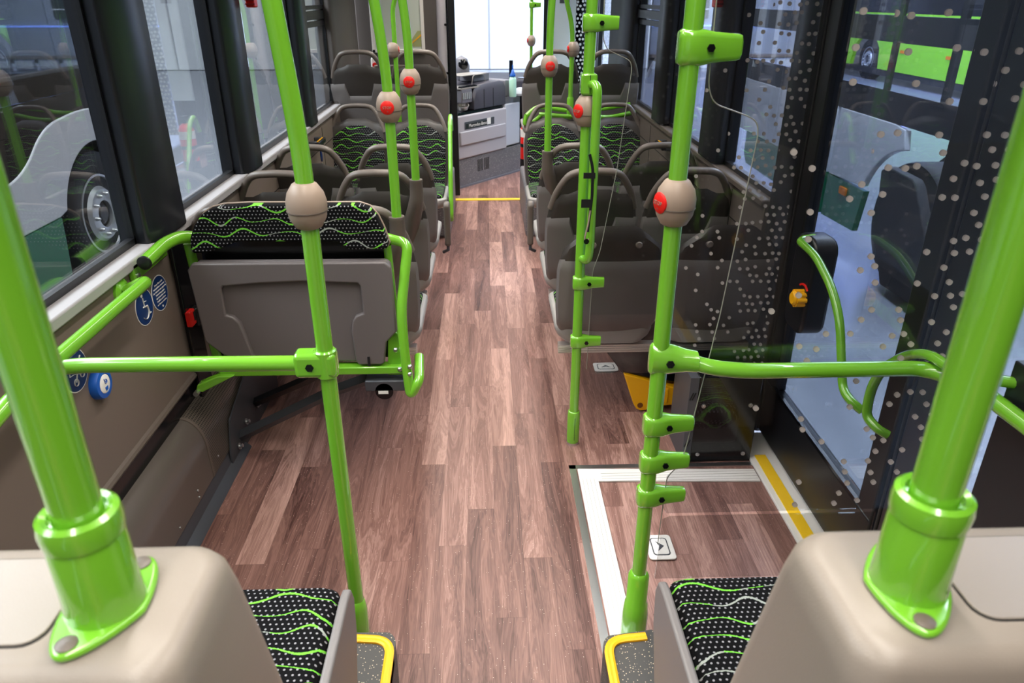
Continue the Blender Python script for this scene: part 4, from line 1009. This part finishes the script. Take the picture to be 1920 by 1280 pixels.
O('panel', dbox(MB(), -.05, 1.12, -.06, -.015, 0, .283), m_speckg, t)
b = MB()
for k_ in range(9):
    if k_ != 4: dbox(b, .36 + k_ * .022, .370 + k_ * .022, -.016, -.013, .12, .24)
O('vent_slot', b, m_gap, t)
O('foot_trim', dbox(MB(), -.02, 1.15, -.02, .0, 0, .018), m_dash, t)
# podium of cabin
o = tag(O('cabin_floor', MB().add([DP(-.05, -.06, 0), DP(1.15, -.06, 0), Vector((.45, 9.6, 0)), Vector((-1.1, 9.6, 0)), Vector((-1.1, 7.15, 0)), DP(-.05, -.06, .32), DP(1.15, -.06, .32), Vector((.45, 9.6, .32)), Vector((-1.1, 9.6, .32)), Vector((-1.1, 7.15, .32))], [(0, 1, 2, 3, 4), (5, 6, 7, 8, 9), (0, 1, 6, 5), (1, 2, 7, 6), (2, 3, 8, 7), (3, 4, 9, 8), (4, 0, 5, 9)]), m_dashdk), 'raised dark driver cabin platform', 'platform')
t = T('cash_desk', 'dark grey rounded cash desk housing beside the driver', 'desk', None, tuple(DP(.5, -.2, .7)))
O('black_tray', dbox(MB(), .0, .80, -.50, -.02, .69, .725), m_blackg, t)
rings = []
for k_, a in enumerate((.34, .38, .45, .60, .80, .86)):
    zt = (.86, .93, .955, .965, .965, .95)[k_]
    rings.append([DP(a, -.03, .725), DP(a, -.03, zt - .05), DP(a, -.06, zt), DP(a, -.45, zt), DP(a, -.45, .725)])
O('housing', MB().loft(rings), m_dashdk, t, bevel=.008)
O('housing_seams', dbox(dbox(MB(), .498, .503, -.031, -.027, .73, .91), .648, .653, -.031, -.027, .73, .91), m_gap, t)
O('side_block', dbox(MB(), .86, 1.13, -.55, -.04, .70, .80), m_dash, t, bevel=.015)
O('side_tower', dbox(MB(), .86, .97, -.55, -.04, .80, .965), m_dash, t, bevel=.012)
t = T('coin_machine', 'small chrome coin changer with scoop on the driver desk', 'coin changer', None, tuple(DP(.26, -.1, .72)))
O('coin_rack', dbox(MB(), .18, .34, -.22, -.05, .80, .93), m_dash, t, bevel=.01)
b = MB()
for k_ in range(5): dbox(b, .195 + k_ * .027, .212 + k_ * .027, -.05, -.043, .84, .90)
O('coin_slot', b, m_alu, t)
b = MB()
for k_ in range(7): dbox(b, .19 + k_ * .036, .215 + k_ * .036, -.10, -.06, .942, .956)
O('coin_keys', b, m_blackg, t)
O('key_plate', dbox(MB(), .17, .46, -.24, -.05, .93, .943), m_rim, t)
O('coin_scoop', MB().lathe([(.015, 0), (.05, .012), (.062, .05), (.056, .05), (.045, .018), (0, .006)], DP(.24, -.09, .735), (0, -.3, 1), 20), m_alu, t)
t = T('ticket_printer', 'flat dark ticket printer on top of the cash desk', 'printer', None, tuple(DP(.6, -.3, .97)))
O('printer_body', dbox(MB(), .52, .78, -.36, -.18, .965, 1.04), m_dash, t, bevel=.008)
O('printer_shelf', dbox(MB(), .30, .68, -.34, -.14, 1.035, 1.045), m_rim, t, bevel=.003)
O('wire_loop', MB().tube(fillet([DP(.42, -.12, .955), DP(.44, -.12, 1.04), DP(.62, -.12, 1.04), DP(.64, -.12, .955)], .04), .004, 6), m_rim, t)
t = T('spray_bottle', 'mint green bottle with blue spray nozzle on the driver desk', 'bottle', None, (.275, 7.95, .80))
O('bottle_body', MB().lathe([(.0, 0), (.036, .0), (.038, .01), (.038, .17), (.030, .19), (.014, .20), (.014, .205)], (.275, 7.92, .80)), m_soap, t)
O('spray_head', MB().lathe([(.030, .20), (.030, .215), (.018, .235), (.012, .26), (.007, .265), (.006, .31)], (.275, 7.92, .80)), m_blue, t)
t = T('card_reader_post', 'thin black post standing behind the bottle', 'post', None, (.25, 8.1, .8))
O('post', MB().box((.245, 8.12, .80), (.285, 8.15, 1.14)), m_blackg, t, bevel=.004)
o = tag(O('cleaning_cloth', MB().lathe([(.0, .0), (.07, .0), (.075, .02), (.05, .06), (.03, .075), (0, .08)], (.36, 8.05, .80), (0, 0, 1), 9), m_cabl), 'crumpled pale cloth beside the bottle', 'cloth')
t = T('reading_lamp_pod', 'dark rounded reading lamp pod beside the black cabin post', 'lamp pod', None, (-.24, 7.9, 1.05))
O('pod', MB().lathe([(0, -.12), (.05, -.10), (.08, -.03), (.085, .03), (.06, .10), (0, .13)], (-.25, 7.95, 1.07), (0, 0, 1), 20), m_dash, t)
O('pod_lens', MB().lathe([(.0, .0), (.045, .01), (.05, .03), (.02, .05), (0, .052)], (-.23, 7.90, 1.12), (0, -1, 0), 16), m_blackg, t)
t = T('dashboard', 'wide dark dashboard below the windscreen', 'dashboard', None, (0, 9.3, .5))
O('dash_top', MB().box((-1.1, 8.9, .70), (.95, 9.66, .88)), m_dashdk, t, bevel=.03)
O('dash_front', MB().box((-1.1, 9.0, .33), (.4, 9.66, .70)), m_dash, t, bevel=.02)
O('cup_holder', MB().lathe([(.05, 0), (.05, .006), (.04, .006)], (.42, 9.0, .88)), m_blackg, t)
# fire extinguisher
t = T('fire_extinguisher', 'red fire extinguisher standing by the right seats near the front', 'extinguisher', None, (.385, 6.9, 0))
ex, ey = .385, 6.95
O('cylinder', MB().lathe([(0, .22), (.065, .22), (.07, .24), (.07, .62), (.055, .67), (.02, .70), (.02, .72)], (ex, ey, 0)), m_red, t)
O('label_band', MB().lathe([(.0708, .56), (.0708, .63)], (ex, ey, 0)), m_white, t)
O('black_base', MB().lathe([(.073, .20), (.073, .36)], (ex, ey, 0)), m_black, t)
O('mounting_strap', MB().lathe([(.073, .47), (.073, .50)], (ex, ey, 0)), m_black, t)
O('valve', MB().box((ex - .02, ey - .03, .70), (ex + .02, ey + .04, .76)), m_black, t)
O('wall_bracket', MB().box((ex + .0, ey + .06, .0), (ex + .03, ey + .10, .7)), m_dkmetal, t)

# front door (right, ahead): two glazed leaves, black with dots
m_dotcol = glass('front door dotted edge', (0.25, 0.27, 0.28), 1.0, (0, 2, .04, .012, -5, -4, srgb(215, 225, 225)))
for k_, (y0, y1) in enumerate(((7.12, 7.95), (8.0, 8.85))):
    t = T('door_3' if k_ == 0 else 'door_4', 'glazed %s leaf of the front door' % ('rear', 'front')[k_], 'structure', None, (1.16, (y0 + y1) / 2, .1)); t['kind'] = 'structure'
    fr = MB().box((1.14, y0, .02), (1.19, y0 + .07, 2.1)).box((1.14, y1 - .07, .02), (1.19, y1, 2.1)).box((1.14, y0, .02), (1.19, y1, .2))
    O('door_frame', fr, m_black, t); O('door_glass', MB().box((1.16, y0 + .06, .2), (1.168, y1 - .06, 2.1)), m_screen, t, flat=True)
t = T('door_wing_panel', 'white dotted black glass strip beside the front door', 'glass panel', None, (.95, 7.5, 1.0))
O('dotted_strip', MB().box((.93, 8.10, .4), (1.10, 8.108, 2.2)), m_dotcol, t, flat=True)
O('pale_door_leaf', MB().box((.70, 8.12, .75), (.93, 8.13, 2.2)), plain('pale blue door panel', srgb(205, 222, 226), .5), t)
O('leaf_window', MB().box((.76, 8.115, 1.68), (.86, 8.12, 1.9)), m_dkmetal, t)
O('black_mullion', MB().box((.60, 8.10, .4), (.69, 8.14, 2.2)), m_black, t)
S(O('wall_right_front', MB().box((1.15, 8.9, 0), (1.22, 9.7, 2.3)), m_black), 'black corner pillar at the front right')

# ================================================================== PARKED BUS LEFT
def wheel(t, x, y, z, s_, R_=.48, rim=.30):
    """s_: direction of outward face along x"""
    O('tyre', MB().lathe([(rim - .02, 0), (rim, .0), (rim + .03, .015), (R_ - .05, .02), (R_ - .01, 0), (R_, -.03), (R_, -.24), (R_ - .03, -.28), (rim, -.28)], (x, y, z), (s_, 0, 0), 64), m_tyre, t)
    rm = O('wheel_rim', MB().lathe([(rim, -.24), (rim + .003, .012), (rim - .012, .014), (rim - .022, -.02), (rim - .05, -.05), (rim - .075, -.02), (.205, .015), (.195, .028), (.115, .032), (.105, .028), (.100, -.06), (0, -.065)], (x, y, z), (s_, 0, 0), 64), m_rimsilver, t)
    b = MB(); h = MB()
    for k_ in range(10):
        a = 2 * PI * k_ / 10; c_, q = math.cos(a), math.sin(a)
        b.lathe([(.017, 0), (.015, .02), (.009, .035), (0, .036)], (x + s_ * .028, y + .158 * c_, z + .158 * q), (s_, 0, 0), 10)
        a += PI / 10
        h.lathe([(.022, -.002), (.022, .006)], (x - s_ * .022, y + .236 * math.cos(a), z + .236 * math.sin(a)), (s_, 0, 0), 14)
    O('wheel_nut', b, m_steel, rm); O('vent_hole', h, m_gap, rm)
    O('hub', MB().lathe([(.095, -.055), (.085, .0), (.06, .02), (0, .02)], (x, y, z), (s_, 0, 0), 24), m_dkmetal, rm)
XB = -3.0
def parked(xf, s_, y_wheel, y0, y1, lab, lower, upper, zsplit, zwin, far=1.6):
    pass
t = T('parked_bus', 'white and green city bus parked outside the left windows', 'bus', None, (XB - 1.2, 4.5, -.32))
wy, wz = 5.76, .19
# side skin as a prism outline with arch: lower green part split in front and behind wheel
arch = [(wy + .60 * math.cos(R(a)), wz + .56 * math.sin(R(a))) for a in range(180, -1, -6)]
white = [(1.0, .34), (5.085, .34)] + [(p[0], p[1]) for p in arch if p[1] > .34 and p[0] < wy + .5] + [(6.28, .30)] + [(p.x, p.y) for p in fillet([(6.28, .80, 0), (6.15, .95, 0), (5.7, 1.0, 0), (5.15, .95, 0), (4.82, .70, 0), (4.2, .63, 0), (1.0, .61, 0)], .28, 6)]
O('white_side_panel', MB().prism(white, XB - .05, XB, 'YZ'), m_whitepaint, t, bevel=.01)
O('green_skirt', MB().prism([(1.0, -.08), (5.03, -.06), (5.07, .2), (5.085, .34), (1.0, .34)], XB - .045, XB + .004, 'YZ').prism([(6.28, .0), (6.28, .32), (6.262, .32), (6.27, .1)], XB - .05, XB, 'YZ'), m_dkgreen, t)
O('panel_joint', MB().box((XB + .001, 4.52, -.06), (XB + .006, 4.532, .64)).box((XB + .001, 3.3, -.06), (XB + .006, 3.31, .62)), m_gap, t)
O('dark_window_band', MB().prism([(1.0, .55), (4.6, .55), (4.85, .70), (5.2, .88), (6.15, .88), (6.3, 1.12), (1.0, 1.12)], XB - .04, XB - .01, 'YZ').box((XB - .04, 1.0, 2.1), (XB - .01, 6.3, 2.35)).box((XB - .04, 3.15, 1.1), (XB - .01, 3.35, 2.15)).box((XB - .04, 4.42, 1.1), (XB - .01, 4.6, 2.15)).box((XB - .04, 6.1, 1.1), (XB - .01, 6.3, 2.15)), m_blackg, t)
O('side_window', MB().box((XB - .03, 1.0, 1.1), (XB - .024, 6.2, 2.12)), m_busglass, t)
O('roof', MB().box((XB - 2.4, 1.0, 2.35), (XB, 6.3, 2.6)), m_whitepaint, t, bevel=.05)
O('far_side', MB().box((XB - 2.45, 1.0, -.05), (XB - 2.4, 6.3, 1.12)).box((XB - 2.45, 1.0, 2.1), (XB - 2.4, 6.3, 2.35)).box((XB - 2.45, 3.3, 1.1), (XB - 2.4, 3.5, 2.15)).box((XB - 2.45, 5.0, 1.1), (XB - 2.4, 5.2, 2.15)), m_dkmetal, t)
O('bus_seat', MB().box((XB - 1.2, 3.6, .9), (XB - .75, 3.75, 1.55)).box((XB - 1.2, 3.75, .9), (XB - .75, 4.2, 1.02)), m_black, t, bevel=.05, seg=3)
O('bus_dashboard', MB().box((XB - 2.2, 5.6, .6), (XB - .2, 6.25, 1.25)), m_black, t, bevel=.06)
O('wheel_house', MB().box((XB - .5, 4.95, -.1), (XB - .40, 6.28, 1.0)).box((XB - .5, 6.24, -.1), (XB - .05, 6.28, .9)), m_rubber, t)
O('front_end', MB().box((XB - 2.4, 6.26, .0), (XB - .02, 6.34, .95)), m_whitepaint, t, bevel=.03)
O('headlight_door_handle', MB().box((XB, 4.02, .42), (XB + .03, 4.20, .56)), m_black, t, bevel=.01)
wheel(t, XB - .06, wy - .02, wz, 1, .49, .305)
# ================================================================== PARKED BUS RIGHT
t = T('parked_bus', 'white and green bus parked outside the middle door on the right', 'bus', None, (4.2, 7.5, -.32))
XN = 3.0; wy2, wz2 = 5.22, .17
arch = [(wy2 - .12 + .62 * math.cos(R(a)), wz2 + .58 * math.sin(R(a))) for a in range(95, -1, -5)]
O('white_side_panel', MB().prism([(6.30, .34), (6.30, .90), (5.40, .90), (5.25, .88)] + [p for p in arch if p[0] > 5.2 and p[1] > .34], XN, XN + .05, 'YZ').prism([(6.35, .34), (8.9, .34), (8.9, .90), (6.35, .90)], XN, XN + .05, 'YZ'), m_whitepaint, t, bevel=.008)
O('green_skirt', MB().prism([(6.30, -.02), (6.30, .34), (5.64, .34), (5.70, .0)], XN - .003, XN + .045, 'YZ').prism([(6.35, -.02), (8.4, .0), (8.5, .1), (8.5, .34), (6.35, .34)], XN - .003, XN + .045, 'YZ'), m_dkgreen, t)
O('dark_window_band', MB().box((XN + .005, 3.4, .90), (XN + .03, 8.9, 1.11)).box((XN + .005, 3.4, 1.44), (XN + .03, 8.9, 1.62)).box((XN + .005, 3.4, 1.95), (XN + .03, 8.9, 2.5)), m_black, t)
O('window_post', MB().box((XN + .003, 5.62, 1.1), (XN + .03, 5.68, 2.0)).box((XN + .003, 4.85, 1.1), (XN + .03, 4.92, 2.0)).box((XN + .003, 6.9, 1.1), (XN + .03, 7.0, 2.0)), m_black, t)
mo = O('side_marker', MB().box((XN - .022, 5.90, .235), (XN - .002, 6.02, .30)), m_orange, t, bevel=.006)
O('wheel_house', MB().prism([(5.66, .40), (5.50, .60), (5.30, .76), (4.75, .70), (4.40, .30), (4.40, -.15), (5.66, -.02)], XN + .46, XN + .50, 'YZ'), m_rubber, t)
O('mud_guard', MB().prism([(5.42, .56), (5.34, .60), (4.99, .585), (4.93, .55), (4.72, .30), (4.40, -.12), (4.38, -.22), (5.10, -.24), (5.30, .10), (5.40, .45)], XN - .02, XN + .06, 'YZ'), m_rubber, t, bevel=.01)
wheel(t, XN + .14, wy2, wz2, -1, .48, .29)
# ================================================================== LIME BUS FAR RIGHT
t = T('parked_bus', 'distant lime green bus beyond the right parked bus', 'bus', None, (11.4, 20, -.32))
XG = 10.4
O('lime_side', MB().prism([(4, .0), (20.2, .0), (20.3, .5), (20.7, .85), (21.3, .85), (21.7, .5), (21.8, .0), (23.4, .0), (23.4, 1.35), (4, 1.35)], XG, XG + .1, 'YZ'), m_lime, t)
O('dark_skirt', MB().box((XG + .02, 4, -.15), (XG + .12, 23.4, .0)), m_tyre, t)
O('window_band', MB().box((XG, 4, 1.35), (XG + .1, 23.4, 2.6)), m_blackg, t)
b = MB()
for yy in (19.0, 17.0, 15, 13, 11, 9): b.box((XG - .02, yy, .45), (XG, yy + .2, .52))
O('side_marker', b, m_orange, t)
wheel(t, XG + .1, 21.0, .18, -1, .52, .31)

# ================================================================== HALL
S(O('wall_hall_front', MB().box((-16, 24.0, -.3), (5.05, 24.3, 9)), m_hallwhite), 'white panelled hall wall beyond the windscreen')
b = MB()
for xx in (-13, -11.2, -9.4, -7.6, -5.8, -4, -2.2, .12, 2.4, 4.2): b.box((xx - .02, 23.97, -.3), (xx + .02, 24.0, 9))
S(O('trim_23', b, m_hallgrey), 'seams of the hall wall panels')
S(O('wall_hall_left', MB().box((-16.3, -8, -.3), (-16, 24.3, 9)), m_hallgrey), 'grey hall wall far left')
S(O('wall_hall_right', MB().box((21.7, -8, -.3), (22, 24.3, 9)), m_halldark), 'dark hall wall far right')
S(O('wall_hall_back', MB().box((5.05, 25.5, -.3), (22, 25.8, 9)), m_hallgrey), 'grey hall back wall')
S(O('wall_hall_rear', MB().box((-16, -8.3, -.3), (22, -8, 9)), m_hallgrey), 'grey hall wall behind the bus')
t = T('display_counter', 'low pale display counter along the hall wall seen through the right window', 'counter', None, (7.5, 24, -.3))
O('counter_body', MB().box((5.2, 24.0, -.32), (10.2, 24.6, -.1)), m_hallwhite, t); O('counter_top', MB().box((5.15, 23.95, .02), (10.25, 24.6, .08)), m_button, t)
O('backboard', MB().box((5.2, 24.55, -.1), (10.2, 24.6, 2.4)), m_cabl, t)
for k_ in range(6):
    x0 = 5.45 + k_ * .72
    f = O('picture_frame', MB().box((x0, 24.0 - .06, -.28 + .0), (x0 + .60, 23.985, .0)), m_hallgrey, None)
    tag(f, 'framed white notice at the hall display counter', 'frame', 'framed notices at the counter')
    O('white_sheet', MB().box((x0 + .05, 23.93, -.24), (x0 + .55, 23.94, -.04)), m_white, f)
O('led_strip', MB().box((5.2, 24.50, .88), (10.2, 24.55, .93)), m_ledstrip, t, label='blue glowing light strip')
t = T('parked_van', 'dark vehicle front with white badge far beyond the right window', 'vehicle', None, (6.4, 24.4, 1.2))
O('grille', MB().box((5.6, 24.3, 1.1), (6.9, 24.5, 1.7)), m_blackg, t, bevel=.05); O('chrome_trim', MB().box((5.6, 24.26, 1.36), (6.9, 24.3, 1.40)).lathe([(.10, 0), (.12, .03), (.08, .04)], (6.25, 24.3, 1.38), (0, -1, 0), 20), m_white, t)
# stand pipes right outside
for k_, (x, y) in enumerate(((2.62, 3.83), (2.95, 3.80))):
    t = T('stand_pipe', ('pale vertical pipe with clamps rising from a white foot box, left of the two', 'pale vertical pipe with clamps rising from a white foot box, right of the two')[k_], 'pipe', None, (x, y, -.32))
    O('pipe', MB().tube([(x, y, .30), (x, y, 3.2)], .03, 16), m_whitepaint, t)
    O('thin_pipe', MB().tube([(x, y, -.02), (x, y, .32)], .020, 12), m_whitepaint, t)
    O('foot_box', MB().box((x - .12, y - .10, -.32), (x + .10, y + .10, -.06)), m_whitepaint, t, bevel=.02)
    O('pipe_nut', MB().lathe([(.035, 0), (.035, .07)], (x, y, -.07)).lathe([(.036, 0), (.036, .05)], (x, y, .28)), m_whitepaint, t)
    b = MB()
    for zz in (.36, 1.2): b.box((x - .055, y - .035, zz), (x + .055, y + .035, zz + .02))
    O('pipe_clamp', b, m_alu, t)
